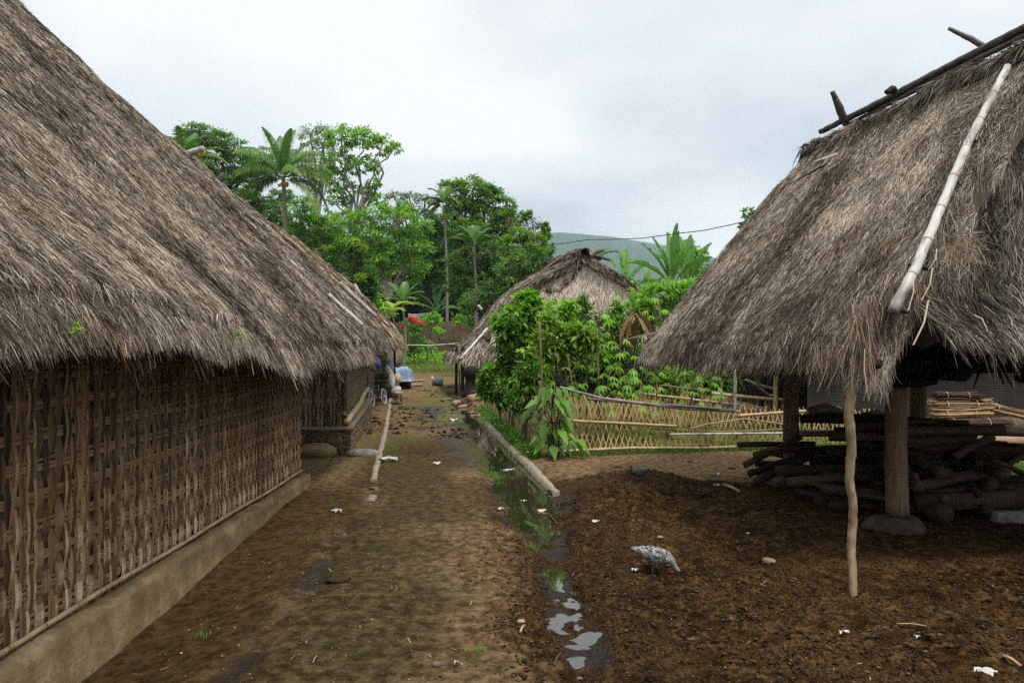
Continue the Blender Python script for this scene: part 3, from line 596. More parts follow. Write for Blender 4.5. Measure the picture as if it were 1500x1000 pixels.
# third house roof further up the street
H3 = thing('thatched_hut', (-4.6, 24, 0), 'farthest hut of the left row, rounded eave jutting over the street', 'hut')
prof3 = [(3.3, 4.95), (2.4, 4.2), (1.4, 3.32), (.5, 2.42), (.14, 2.0), (0, 1.72)]
G3 = slope_roof((-3.1, 18.6, 0), (-3.50, 24.2, 0), prof3, (-1, 0, 0), 0, .2, None, 40, 30)
thatch(G3, .32, 9000, .2, .005, 'thatch_roof', M['thatch_warm'], H3, seed=23, fringe_len=.2, lump=.07, sides=True)
G3b = G3.copy(); G3b[..., 0] = 2 * G3[:, :1, 0] - G3[..., 0]
thatch(G3b, .3, 80, .5, .03, 'thatch_roof', M['thatch_warm'], H3, seed=24, fringe_d=.05)
b = MB(); b.box((-5.6, 21.6, .95), (3.2, 5.0, 1.9)); b.build('mud_wall', M['mortar'], H3, smooth=False)
for a, c in (((512, 422), (527, 430)), ((524, 421), (516, 432)), ((519, 416), (532, 438))):
    b = MB(); b.tube([at(*a, 23.6), at(*c, 23.6)], .045, 7, .6, .1); b.build('ridge_horn', M['bamboo_grey'], H3)
b = MB(); b.tube([at(416, 352, 22.8), at(428, 351, 22.6)], .045, 7, .8, .1); b.build('ridge_horn', M['bamboo_grey'], H3)
b = MB(); b.tube([(-3.75, 24.0, 0), (-3.75, 24.0, 1.8)], .035, 7, .3); b.build('post', M['dark_wood'], H3)
# ------------------------------------------------------------------ rice barn on the right
D = np.array([-.155, .988, 0.]); D /= np.linalg.norm(D); NL = np.array([D[1], -D[0], 0.])
RB = thing('rice_barn', (4.25, 7.9, 0), 'open thatched rice barn on four thick posts with firewood stacked underneath', 'barn')
E0 = np.array([2.36, 5.2, 0.])
def RP(a, b, z=0): p = E0 + D * a + NL * b; return np.array([p[0], p[1], z])
HW = 2.42; RZ = 4.36
profR = [(HW, RZ), (1.8, 3.70), (1.2, 3.02), (.6, 2.33), (.25, 1.94), (.06, 1.72), (-.02, 1.54)]
G = slope_roof(RP(0, 0), RP(4.5, 0), profR, NL, .36, .0, lambda p: .07 * (vn(np.array([p[1] * 1.7]), np.array([0.]), 31)[0] - .5) , 90, 56)
thatch(G, .26, 19000, .095, .0033, 'thatch_slope', M['thatch'], RB, seed=33, fringe_len=.15, lump=.035, sides=True)
Gm = slope_roof(RP(0, 2 * HW), RP(4.5, 2 * HW), profR, -NL, .36, .0, None, 40, 30)
thatch(Gm, .26, 200, .4, .02, 'thatch_slope', M['thatch'], RB, seed=34, fringe_d=.2)
# near end skirt
profS = [(1.2, 3.95), (.95, 3.45), (.62, 2.75), (.32, 2.25), (.10, 1.97), (-.06, 1.80)]
def skirt(a0, sgn, prof, nu=70, nv=40):
    pr = resample(prof, nv); Gs = np.zeros((nu, nv, 3))
    for j in range(nv):
        aa, z = pr[j]; inset = np.interp(z, [1.7, 2.15, RZ], [.70, .52, HW - .12]) if sgn > 0 else np.interp(z, [1.6, RZ], [.1, HW - .1])
        for i, t in enumerate(np.linspace(inset, 2 * HW - inset, nu)): Gs[i, j] = RP(a0 + sgn * aa, t, z)
    return Gs
thatch(skirt(0, 1, profS), .22, 9000, .18, .0038, 'thatch_skirt', M['thatch_dark'], RB, seed=35, fringe_len=.26, lump=.05, lift=.16, patch=.8, bias=.06)
thatch(skirt(4.45, -1, profS, 30, 20), .22, 300, .4, .02, 'thatch_skirt', M['thatch_dark'], RB, seed=36, fringe_d=.2)
# ridge roll of thatch
def ridge_roll(p0, p1, r, parent, seed, mat, dens=2200, sag=.0, w=.0055):
    n = 50; t = np.linspace(0, 1, n)[:, None]; c = np.asarray(p0) * (1 - t) + np.asarray(p1) * t; d = nrm(np.asarray(p1) - np.asarray(p0)); s_ = nrm(np.cross(d, [0, 0, 1]))
    for sg in (-1, 1):
        th_ = np.linspace(0, 1, 14); Gr = np.zeros((n, 14, 3))
        for j, q in enumerate(th_):
            ang = q * 1.9; Gr[:, j] = c + s_ * sg * (r * np.sin(min(ang, 1.57)) + max(0, ang - 1.57) * r * .5) + np.array([0, 0, r * np.cos(ang) * 1.15 - max(0, ang - 1.2) * r * .9])
        thatch(Gr, .05, dens, .16, w * .8, 'ridge_thatch', mat, parent, seed=seed + sg, fringe_len=.18, lump=.04, lift=.12, back=False, fringe_d=1.4, hang=.3)
ridge_roll(RP(.75, HW, RZ - .12), RP(4.62, HW, RZ - .12), .12, RB, 41, M['thatch_dark'], 8000)
# poles on the ridge
def pole(pts, r, name, mat, parent, sh=.5, nodes=0, n=20, wob=.06, sides=9):
    pts = resample(pts, n); rr = np.interp(np.linspace(0, 1, n), np.linspace(0, 1, len(np.atleast_1d(r))), np.atleast_1d(r)) if np.ndim(r) else np.full(n, r)
    if nodes:
        k = np.linspace(2, n - 3, nodes).astype(int); rr = rr.copy(); rr[k] *= 1.10
    b = MB(); b.tube(pts + RNG.normal(0, rr.mean() * .05, pts.shape), rr, sides, sh, wob); return b.build(name, mat, parent)
pole([at(1202, 193, 9.95), at(1300, 145, 8.6), at(1400, 93, 7.5), at(1500, 42, 6.65), at(1580, 4, 6.1)], [.034, .042, .042, .04], 'ridge_pole', M['bamboo_dark'], RB, .35, 8, 50)
pole([at(1240, 184, 9.5), at(1310, 148, 8.5), at(1400, 103, 7.5), at(1500, 53, 6.65), at(1580, 14, 6.1)], [.022, .028, .028], 'ridge_pole', M['bamboo_dark'], RB, .5, 8, 50)
pole([at(1219, 134, 9.3), at(1228, 155, 9.35), at(1240, 182, 9.45)], [.028, .05, .05], 'ridge_horn', M['bamboo_dark'], RB, .5)
pole([at(1390, 42, 7.25), at(1420, 56, 7.3), at(1448, 72, 7.35)], [.018, .028, .030], 'ridge_horn', M['bamboo_grey'], RB, .2)
pole([at(1298, 136, 8.4), at(1308, 130, 8.4), at(1312, 140, 8.5)], [.03, .04, .04], 'ridge_horn', M['dark_wood'], RB, .8)
# white bamboo on the near verge, with pegs
vp = [at(1308, 456, 5.10), at(1340, 395, 5.25), at(1378, 305, 5.55), at(1420, 205, 5.9), at(1476, 98, 6.3)]
pole(vp, [.037, .034, .031, .028], 'verge_pole', M['bamboo_grey'], RB, .72, 5, 60, .02, 12)
for (x1, y1, Z1) in ((1305, 455, 5.2), (1338, 392, 5.3), (1420, 208, 6.0)):
    pole([at(x1 - 6, y1 - 4, Z1), at(x1 + 24, y1 + 2, Z1 + .05)], .015, 'peg', M['dark_wood'], RB)
# body, floor, beams
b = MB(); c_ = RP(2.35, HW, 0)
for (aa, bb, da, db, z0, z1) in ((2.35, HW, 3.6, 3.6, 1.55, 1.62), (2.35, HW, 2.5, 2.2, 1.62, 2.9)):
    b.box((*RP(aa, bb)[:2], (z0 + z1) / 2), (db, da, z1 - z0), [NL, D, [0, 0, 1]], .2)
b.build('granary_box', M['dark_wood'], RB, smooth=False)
_P = {'n': (3.53, 6.9), 'f': (3.34, 8.95)}
P1 = np.array([3.53, 6.9, 0]); P2 = np.array([3.34, 8.98, 0]); P3 = P2 + NL * 1.68; P4 = P1 + NL * 1.68
for k, (p, r) in enumerate(((P1, .098), (P2, .092), (P3, .10), (P4, .10))):
    g0 = gz(p[0], p[1])
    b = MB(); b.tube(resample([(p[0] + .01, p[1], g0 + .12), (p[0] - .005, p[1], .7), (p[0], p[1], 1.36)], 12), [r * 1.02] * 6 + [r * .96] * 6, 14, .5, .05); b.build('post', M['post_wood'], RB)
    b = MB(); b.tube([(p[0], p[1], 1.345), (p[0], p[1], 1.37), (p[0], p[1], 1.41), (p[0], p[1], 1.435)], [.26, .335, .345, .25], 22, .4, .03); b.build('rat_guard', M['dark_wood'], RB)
    n_ = 10; th = np.linspace(0, 2 * pi, 17)[:-1]; rows = []
    for (rr, zz_) in ((.27, -.12), (.26, .0), (.22, .06), (.15, .10), (.05, .105)): rows.append([(p[0] + rr * (1 + .15 * np.sin(3 * t + k)) * np.cos(t) * 1.05, p[1] + rr * np.sin(t) * .9, g0 + zz_ + .008 * np.sin(5 * t)) for t in th])
    b = MB(); Gs = np.array(rows).transpose(1, 0, 2); b.grid(Gs, .5, None, True); b.build('footing_stone', M['stone_mud'], RB)
for (s, e) in ((P1, P2), (P4, P3)):
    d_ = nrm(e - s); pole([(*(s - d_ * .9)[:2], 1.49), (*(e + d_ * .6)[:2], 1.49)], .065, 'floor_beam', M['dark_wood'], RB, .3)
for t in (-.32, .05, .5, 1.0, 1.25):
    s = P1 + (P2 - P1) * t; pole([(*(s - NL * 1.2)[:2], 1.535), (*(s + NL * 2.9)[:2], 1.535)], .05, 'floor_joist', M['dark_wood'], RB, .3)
# eave purlin and prop pole
pole([RP(-.05, .16, 1.60), RP(4.4, .16, 1.60)], .035, 'eave_purlin', M['dark_wood'], RB)
pole([RP(.45, .35, 1.78), RP(.45, 2 * HW - .35, 1.78)], .035, 'eave_purlin', M['dark_wood'], RB)
q0 = on(1251, 870); 
pole([q0 + [0, 0, -.05], at(1247, 800, 5.19), at(1250, 740, 5.2), at(1244, 700, 5.2), at(1248, 650, 5.2), at(1243, 610, 5.2), at(1249, 560, 5.2), at(1255, 500, 5.22)], [.026, .027, .029, .028, .031, .032, .033, .031], 'prop_pole', M['prop_wood'], RB, .55, 0, 60, .12, 12)
# bundle of straw hanging round the prop pole and loose straws at the corner
b = MB(); rg = np.random.default_rng(77)
def straws(b, c, n, L, spread, w, sh, down=1.0):
    for _ in range(n):
        p = np.asarray(c) + rg.normal(0, 1, 3) * spread; l = L * (.5 + rg.random()); d_ = nrm(np.array([rg.normal(0, .16), rg.normal(0, .16), -down])); q = p + d_ * l * .5; q2 = q + nrm(d_ + rg.normal(0, .12, 3)) * l * .5
        W_ = nrm(np.cross(d_, rg.normal(0, 1, 3))) * w
        b.add([p - W_, p + W_, q - W_, q + W_, q2 - W_ * .4, q2 + W_ * .4], [[0, 1, 3, 2], [2, 3, 5, 4]], None, np.clip(sh + rg.normal(0, .15), 0, 1))
straws(b, at(1262, 470, 5.15), 150, .30, (.04, .04, .08), .0028, .62)
straws(b, at(1225, 510, 5.3), 130, .22, (.11, .08, .05), .0028, .5)
b.build('hanging_straw', M['thatch_warm'], RB)
b = MB(); rg = np.random.default_rng(78); straws(b, at(1316, 420, 5.3), 60, .2, (.07, .05, .07), .0028, .5); straws(b, at(1282, 452, 5.25), 90, .16, (.04, .05, .04), .0028, .4)
for (x1, y1, x2, y2, w_) in ((1338, 400, 1330, 455, .004), (1372, 365, 1360, 395, .003), (1360, 440, 1338, 505, .006), (1366, 392, 1350, 440, .004)):
    p, q = at(x1, y1, 5.12), at(x2, y2, 5.05); W_ = np.array([w_, 0, 0]); m_ = (p + q) / 2 + [.01, -.02, 0]; b.add([p - W_, p + W_, m_ - W_, m_ + W_, q - W_, q + W_], [[0, 1, 3, 2], [2, 3, 5, 4]], None, .95)
b.build('loose_straw', M['thatch_warm'], RB)
rg = np.random.default_rng(79); b = MB()
for _ in range(46):
    p = at(rg.uniform(1372, 1425), rg.uniform(338, 380), 5.3 + rg.random() * .15); l = .2 * rg.random() + .08; an = rg.normal(-.55, .4)
    q = p + np.array([np.cos(an) * l, -.03, np.sin(an) * l]) ; W_ = np.array([0, 0, .0022]); b.add([p - W_, p + W_, q + W_, q - W_], [[0, 1, 2, 3]], None, rg.uniform(.3, .75))
b.build('straw_tuft', M['thatch_warm'], RB)

# ------------------------------------------------------------------ hut with the pale thatched gable, centre
HB = thing('gabled_barn', (2.2, 27.5, 0), 'thatched barn with tall pale gable and lower skirt roof beyond the garden', 'barn')
def HP(x, a, z): return np.array([x, 25.0, z]) + D * a
# left slope
pl = [(2.35, 4.62), (1.75, 4.30), (1.05, 3.92), (.35, 3.40), (-.11, 2.96), (-.5, 2.48), (-.78, 2.12), (-.86, 1.98)]
pr_ = resample(pl, 34); Gl = np.zeros((44, 34, 3))
for j in range(34):
    for i, a in enumerate(np.linspace(0, 5.4, 44)): Gl[i, j] = HP(pr_[j, 0], a - .12 * (pr_[j, 1] > 3) * (pr_[j, 1] - 3) / 1.6 * (1 - a / 5.4), pr_[j, 1] + .035 * a * (pr_[j, 1] - 2) / 2.6)
thatch(Gl, .24, 11000, .15, .0058, 'thatch_slope', M['thatch'], HB, seed=51, fringe_len=.2, lump=.05, sides=True)
Gr_ = Gl.copy(); 
for j in range(34):
    for i, a in enumerate(np.linspace(0, 5.4, 44)): Gr_[i, j] = Gl[i, j]; Gr_[i, j, 0] = HP(2 * 2.35 - pr_[j, 0], a, 0)[0]
thatch(Gr_, .24, 7000, .16, .007, 'thatch_slope', M['thatch'], HB, seed=52, fringe_len=.25, lump=.05, sides=True)
# gable face
gf = MB(); nu, nv = 40, 26; Gg = np.zeros((nu, nv, 3))
for i, u_ in enumerate(np.linspace(-1, 1, nu)):
    xt = 2.35 + u_ * 3.0; ztop = np.interp(abs(u_) * 3.0, [0, .6, 1.3, 2.0, 2.46, 3.0], [4.42, 4.12, 3.70, 3.2, 2.76, 2.2])
    for j, t in enumerate(np.linspace(0, 1, nv)): Gg[i, j] = HP(xt, .05 - .12 * t, ztop * (1 - t) + 1.75 * t)
thatch(Gg, .1, 9000, .20, .008, 'gable_thatch', M['thatch_pale'], HB, seed=53, fringe_d=.5, lump=.04, patch=.35, bias=.22, back=False)
# solid black body painting the shade of a hole by the verge + rolled bundle
b = MB(); b.tube([HP(.95, .05, 3.35), HP(1.05, .35, 3.45)], [.02, .02], 8, .1); b.build('vent_frame', M['dark_wood'], HB)
b = MB(); pts = [HP(.62, .22, 3.16), HP(.9, .2, 3.42), HP(1.18, .22, 3.64)]; b.tube(resample(pts, 10), [.02, .14, .2, .22, .2, .2, .18, .14, .08, .02], 12, .0, .1); b.build('hole_shade_fill', M['black'], HB)
Gb = np.zeros((24, 10, 3))
for i, t in enumerate(np.linspace(0, 1, 24)):
    for j, s_ in enumerate(np.linspace(0, 1, 10)): Gb[i, j] = HP(1.15 + t * 1.1, .12 - .10 * np.sin(s_ * pi), 3.62 + t * .62 - s_ * .62 * np.sin(pi * (t * .8 + .15)))
thatch(Gb, .05, 6500, .18, .007, 'patch_thatch', M['thatch_warm'], HB, seed=54, fringe_d=.6, lump=.05, bias=.05, back=False, hang=0.2)
# skirts
ps = [(1.5, 2.35), (1.0, 2.02), (.5, 1.66), (.12, 1.36), (0, 1.20)]
Gk = slope_roof((-1.72, 24.35, 0), tuple(np.array([-1.72, 24.35, 0]) + D * 6.0), ps, NL, 1.0, .6, None, 40, 24)
thatch(Gk, .2, 6500, .28, .008, 'skirt_thatch', M['thatch'], HB, seed=55, fringe_len=.22)
Gk2 = slope_roof((-1.66, 24.30, 0), (6.3, 25.55, 0), ps, D, 1.0, 1.0, None, 60, 24)
thatch(Gk2, .2, 6500, .28, .008, 'skirt_thatch', M['thatch'], HB, seed=56, fringe_len=.26)
pole([at(674, 526, 24.2), at(693, 505, 24.7), at(714, 481, 25.3)], .045, 'hip_pole', M['bamboo_grey'], HB, .8, 4)
ridge_roll(HP(2.35, -.3, 4.62), HP(2.35, 5.5, 4.86), .16, HB, 61, M['thatch_dark'], 4500, w=.009)
for (a, c, r) in (((836, 384), (884, 366), .05), ((846, 372), (880, 380), .06), ((858, 370), (893, 381), .05), ((834, 372), (858, 366), .05)):
    pole([at(*a, 25), at(*c, 25.2)], r, 'ridge_pole', M['bamboo_dark'], HB, .4)
pole([at(700, 447, 27), at(706, 453, 27)], .05, 'purlin_end', M['bamboo_grey'], HB, .9)
pole([at(828, 372, 24.8), at(800, 392, 24.9), at(776, 414, 25)], .03, 'verge_batten', M['post_wood'], HB, .8)
for (px, py, r) in ((668, 576, .05), (677.5, 578, .06), (716, 567, .07)):
    g_ = on(px, py); pole([g_ + [0, 0, -.03], (g_[0] + .02, g_[1], 1.6)], r, 'post', M['dark_wood'], HB, .6)
g_ = on(673, 577); pole([g_, (g_[0], g_[1], .75)], .03, 'post', M['post_wood'], HB, .4)
for (x, a) in ((5.2, 1.), (5.2, 4.5), (1.8, 4.8)): q_ = HP(x, a, 0); pole([q_, (q_[0], q_[1], 2.0)], .08, 'post', M['dark_wood'], HB, .4)
# end of skirts
# ------------------------------------------------------------------ woven house behind the barn
WH = thing('woven_house', (10.5, 16.5, 0), 'low dark house with herringbone mat wall seen under the rice barn', 'house')
n = NT('herringbone_mat'); sx = n.n('ShaderNodeSeparateXYZ'); n.l(n.attr('tc', 'Vector'), sx.inputs[0])
br = n.n('ShaderNodeTexBrick'); br.offset = .5; br.inputs['Scale'].default_value = 1; br.inputs['Brick Width'].default_value = .11; br.inputs['Row Height'].default_value = .034; br.inputs['Mortar Size'].default_value = .007
br.inputs['Color1'].default_value = (.115, .108, .10, 1); br.inputs['Color2'].default_value = (.17, .16, .15, 1); br.inputs['Mortar'].default_value = (.02, .018, .015, 1); n.l(n.attr('tc', 'Vector'), br.inputs['Vector'])
bl2 = n.noise(n.pos(), 1.5, 5, .6); c_ = n.mix(n.ramp(bl2, [(.4, 0), (.65, .8)]), br.outputs['Color'], (.055, .05, .045)); n.bump(br.outputs['Fac'], .6, .01); M['mat_wall'] = n.fin(c_, .8, .2)
b = MB(); x0, x1 = 5.62, 15.0; t = np.linspace(0, 1, 40); Gw = np.zeros((40, 12, 3)); tcw = Gw.copy()
for i, tt in enumerate(t):
    for j, z in enumerate(np.linspace(.28, 2.35, 12)): Gw[i, j] = (x0 + (x1 - x0) * tt, 14.3 + .02 * np.sin(tt * 30) + .9 * tt, z); tcw[i, j] = ((x1 - x0) * tt, z, 0)
b.grid(Gw, .5, tcw); b.build('mat_wall', M['mat_wall'], WH)
b = MB(); b.box((x0 + 4.7, 17.6, .13), (9.6, 6.0, .30), shade=.5); b.build('base', M['mortar'], WH, smooth=False)
b = MB(); b.box((x0 + .06, 17.0, 1.3), (.08, 5.0, 2.1), shade=.2); b.build('side_wall', M['dark_wood'], WH, smooth=False)
pw = [(3.4, 4.6), (1.7, 3.3), (.4, 2.35), (0, 2.0)]
Gq = slope_roof((5.2, 13.6, 0), (15.6, 14.6, 0), pw, D, .3, .3, None, 30, 16); thatch(Gq, .25, 500, .4, .015, 'thatch_roof', M['thatch_dark'], WH, seed=71, fringe_d=.5)
Gq2 = slope_roof((5.0, 20.4, 0), (15.6, 21.4, 0), pw, -D, .3, .3, None, 30, 16); thatch(Gq2, .25, 100, .4, .03, 'thatch_roof', M['thatch_dark'], WH, seed=72, fringe_d=.1)

# ------------------------------------------------------------------ firewood
rg = np.random.default_rng(101)
def log(c, L, r, ax, name='firewood_log', mat='firewood', sides=7, wob=.35, bend=.05, label=None, cat='log', group=None, taper=.85):
    ax = nrm(ax); n_ = 7; t = np.linspace(-.5, .5, n_)[:, None]; side = nrm(np.cross(ax, rg.normal(0, 1, 3)))
    pts = np.asarray(c) + ax * t * L + side * (bend * L * (1 - 4 * t ** 2)) * (rg.random() - .3)
    b = MB(); b.tube(pts, np.linspace(1, taper, n_) * r, sides, np.clip(.45 + rg.normal(0, .2), 0, 1), wob); o = b.build(name, M[mat])
    return tag(o, label, cat, group)
GP = 'firewood logs stacked under the rice barn'
LB = 'split firewood log lying in the dark stack under the rice barn'
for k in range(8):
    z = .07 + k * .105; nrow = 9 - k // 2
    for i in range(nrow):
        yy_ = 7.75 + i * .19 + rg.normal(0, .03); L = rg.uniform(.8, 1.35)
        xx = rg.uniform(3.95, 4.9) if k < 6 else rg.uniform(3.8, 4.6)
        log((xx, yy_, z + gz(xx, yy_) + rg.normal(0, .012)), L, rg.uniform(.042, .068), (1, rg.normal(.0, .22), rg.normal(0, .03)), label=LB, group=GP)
GP3 = 'logs stacked end on below the left part of the firewood'
for i in range(22):
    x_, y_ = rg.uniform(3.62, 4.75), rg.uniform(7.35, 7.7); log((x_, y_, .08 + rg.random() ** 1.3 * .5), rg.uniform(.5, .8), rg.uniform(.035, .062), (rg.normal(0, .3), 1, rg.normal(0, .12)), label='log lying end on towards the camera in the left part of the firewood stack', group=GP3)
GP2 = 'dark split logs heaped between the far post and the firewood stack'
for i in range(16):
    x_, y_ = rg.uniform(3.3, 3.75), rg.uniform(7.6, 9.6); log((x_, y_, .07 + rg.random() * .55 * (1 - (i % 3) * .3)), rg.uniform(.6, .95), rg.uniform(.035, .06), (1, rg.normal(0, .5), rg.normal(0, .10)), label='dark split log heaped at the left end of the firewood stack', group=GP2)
for (x1, y1, x2, y2, Z, r, lb) in ((1104, 674, 1160, 646, 8.7, .035, 'dark pointed firewood stick jutting left past the far post, upper one'), (1100, 651, 1175, 650, 8.8, .03, 'flat dark firewood stick jutting left at the top of the heap'), (1112, 688, 1172, 668, 8.6, .045, 'dark curved firewood stick jutting left near the ground'), (1118, 664, 1170, 656, 8.6, .04, 'thick dark firewood end jutting left between the pointed sticks'), (1119, 700, 1170, 676, 8.5, .05, 'reddish brown log end lying lowest at the far left of the heap')):
    p, q = at(x1, y1, Z), at(x2, y2, Z + .1); log((p + q) / 2, np.linalg.norm(q - p) * 1.5, r, q - p, label=lb, group=None)
for (x1, y1, x2, y2, Z, r, lb) in ((1400, 668, 1452, 640, 7.6, .045, 'thick dark log with rounded end angled up at the right of the stack'), (1425, 650, 1468, 655, 7.8, .04, 'short dark log end below the angled log'), (1460, 690, 1497, 668, 7.6, .03, 'thin dark forked stick angled up at the right edge of the stack'), (1455, 675, 1510, 697, 7.5, .035, 'dark stick sloping down to the right edge'),
    (1345, 712, 1462, 692, 7.4, .072, 'long brown split log on top of the plank right of the near post'), (1350, 728, 1430, 714, 7.35, .05, 'brown split log resting directly on the plank'), (1390, 660, 1445, 678, 7.9, .05, 'knobbly dark log among the right end of the stack')):
    p, q = at(x1, y1, Z), at(x2, y2, Z + .05); log((p + q) / 2, np.linalg.norm(q - p) * 1.1, r, q - p, label=lb)
b = MB(); p, q = at(1342, 735, 7.25), at(1560, 727, 7.35); pts = resample([p, q], 12); c = (p + q) / 2
b.box(c, (np.linalg.norm(q - p), .10, .15), [nrm(q - p), [0, 1, 0], nrm(np.cross(q - p, [0, 1, 0]))], .5); tag(b.build('timber_plank', M['firewood'], smooth=False), 'long thick timber plank lying in front of the firewood, right of the near post', 'plank')
p, q = on(1345, 768), on(1372, 750); b = MB(); b.tube([on(1386, 768) + [0, 0, .09], on(1340, 752) + [0, .2, .08]], [.085, .08], 12, .35, .06); tag(b.build('log_section', M['firewood']), 'short round log propping up the plank behind the near post', 'log')
b = MB(); b.box(on(1490, 765) + [0, 0, .05], (.5, .2, .12)); tag(b.build('stone_block', M['stone_grey'], smooth=False), 'dark grey stone block under the right end of the plank', 'stone')
for (pts, r, lb) in (([at(1176, 613, 9.0), at(1200, 600, 9.0), at(1225, 600, 9.0), at(1246, 612, 9.0)], .045, 'thick bent grey branch on top of the firewood left of the prop pole'), ([at(1182, 600, 9.1), at(1210, 592, 9.2), at(1238, 606, 9.1)], .022, 'thin bent grey branch above the thick one left of the prop pole'), ([at(1204, 595, 9.3), at(1228, 605, 9.2), at(1244, 618, 9.0)], .02, 'thin crossing grey branch on the firewood left of the prop pole'), ([at(1262, 608, 8.9), at(1285, 603, 8.9), at(1305, 614, 8.9)], .03, 'curved tan branch on the firewood between prop pole and near post'), ([at(1178, 616, 9.2), at(1190, 606, 9.2), at(1206, 604, 9.2)], .03, 'short tan branch end at the left top of the firewood')):
    b = MB(); b.tube(resample(pts, 12), r, 8, .6, .15); tag(b.build('bent_branch', M['grey_branch']), lb, 'branch')
b = MB(); b.box(at(1216, 634, 9.2), (.75, .25, .06), shade=.7); tag(b.build('board', M['grey_branch'], smooth=False), 'flat brown board lying in the firewood between far post and prop pole', 'board')
# stick bundles on a rack
def bundle(p, q, R_, n_, lb, mat='stick', r=.013):
    p, q = np.asarray(p), np.asarray(q); T = thing('stick_bundle', ((p + q) / 2)[:2].tolist() + [float(min(p[2], q[2])) - R_], lb, 'firewood bundle')
    d_ = nrm(q - p); A = nrm(np.cross(d_, [0, 0, 1])); B = np.cross(A, d_); L = np.linalg.norm(q - p); b = MB()
    for _ in range(n_):
        a, rr = rg.random() * 2 * pi, np.sqrt(rg.random()) * R_; o = A * np.cos(a) * rr * 1.2 + B * np.sin(a) * rr; s0, s1 = rg.uniform(-.12, .06) * L, rg.uniform(-.06, .12) * L
        fan = 1 + rg.random() * .6
        b.tube(resample([p + d_ * s0 + o * fan, (p + q) / 2 + o + rg.normal(0, .008, 3), q + d_ * s1 + o * fan + rg.normal(0, .01, 3)], 5), r * rg.uniform(.6, 1.3), 6, np.clip(rg.normal(.55, .22), 0, 1), .2)
    b.build('sticks', M[mat], T)
    for t in (.22, .75):
        c = p + (q - p) * t; th = np.linspace(0, 2 * pi, 14); b = MB(); b.tube(np.array([c + A * np.cos(x) * (R_ * 1.25 + .012) + B * np.sin(x) * (R_ + .012) for x in th]), .007, 5, .8, cap=False); b.build('binding', M['bamboo_tan'], T)
Zb = 12.4
bundle(at(1372, 579, Zb), at(1432, 581, Zb), .055, 26, 'topmost bundle of dark sticks bound with bark, by the mat wall', 'firewood')
bundle(at(1366, 594, Zb), at(1448, 593, Zb), .085, 40, 'large bundle of tan sticks in the middle of the rack')
bundle(at(1368, 607, Zb - .1), at(1446, 605, Zb - .1), .065, 30, 'lower bundle of tan sticks beside the far right post')
bundle(at(1442, 594, Zb - .05), at(1520, 612, Zb - .05), .06, 24, 'bundle of long sticks sloping down to the right edge of the picture')
bundle(at(1375, 620, Zb - .2), at(1470, 620, Zb - .2), .07, 30, 'bottom bundle of dark sticks lying on the rack beam', 'firewood')
RK = thing('stick_rack', (8.0, 12.4, 0), 'low timber rack holding the stick bundles in front of the mat wall', 'rack')
pole([at(1360, 634, 12.2), at(1560, 634, 12.4)], .07, 'beam', M['dark_wood'], RK, .4); pole([at(1360, 630, 12.6), at(1560, 630, 12.8)], .06, 'beam', M['dark_wood'], RK, .4)
for x in (1370, 1450, 1540): p = at(x, 640, 12.4); pole([(p[0], p[1], -.05), (p[0], p[1], .28)], .08, 'leg', M['dark_wood'], RK, .4)
b = MB(); p, q = at(1432, 645, 11.6), at(1560, 647, 11.8); pole_pts = resample([p, q], 8); b.tube(pole_pts, .075, 9, .8, .1); tag(b.build('squared_timber', M['post_wood']), 'pale squared timber on the ground in front of the stick rack', 'timber')

# ------------------------------------------------------------------ kerbs
def strip(pts_l, pts_r, z, name, lb, seed, jag=.02, cat='kerb'):
    a, c = resample(pts_l, 60), resample(pts_r, 60); rg_ = np.random.default_rng(seed)
    a = a + np.column_stack([rg_.normal(0, jag, 60), np.zeros(60), np.zeros(60)]); c = c + np.column_stack([rg_.normal(0, jag, 60), np.zeros(60), np.zeros(60)])
    gq = Gz((a[:, 0] + c[:, 0]) / 2, a[:, 1], False); zz_ = z + (np.polyval(np.polyfit(np.arange(60), gq, 1), np.arange(60)) if name != 'drain_kerb' else np.interp(np.arange(60), [0, 14, 59], [-.035, .0, .012])) + .0015 * rg_.normal(0, 1, 60)
    A1 = a.copy(); A1[:, 2] = zz_; C1 = c.copy(); C1[:, 2] = zz_; A0 = a.copy(); A0[:, 2] = z - .3; C0 = c.copy(); C0[:, 2] = z - .2
    b = MB(); b.grid(np.stack([A0, A1, C1, C0], 1)); i = 0
    b.add([A0[0], A1[0], C1[0], C0[0]], [[0, 1, 2, 3]]); b.add([A0[-1], A1[-1], C1[-1], C0[-1]], [[0, 1, 2, 3]])
    return tag(b.build(name, M['concrete'], smooth=False), lb, cat)
strip([gnd(542, 706), gnd(563, 625), gnd(572, 570)], [gnd(551, 706), gnd(569, 625), gnd(576, 570)], .03, 'kerb', 'long narrow pale kerb strip running up the left side of the street', 1, .007)
strip([gnd(536, 734), gnd(540, 726)], [gnd(546, 735), gnd(549, 727)], .02, 'kerb_fragment', 'broken pale piece of kerb nearest the camera on the left', 2, .012, 'kerb')
strip([gnd(541, 717), gnd(542, 714)], [gnd(550, 718), gnd(551, 715)], .015, 'kerb_fragment', 'tiny pale piece of kerb between the strip and the near fragment', 3, .008, 'kerb')
strip([gnd(812, 718), gnd(775, 683), gnd(736, 646), gnd(710, 619)], [gnd(820, 717), gnd(785, 683), gnd(744, 646), gnd(716, 619)], .012, 'drain_kerb', 'straight tan concrete kerb along the right side of the ditch', 4, .004)

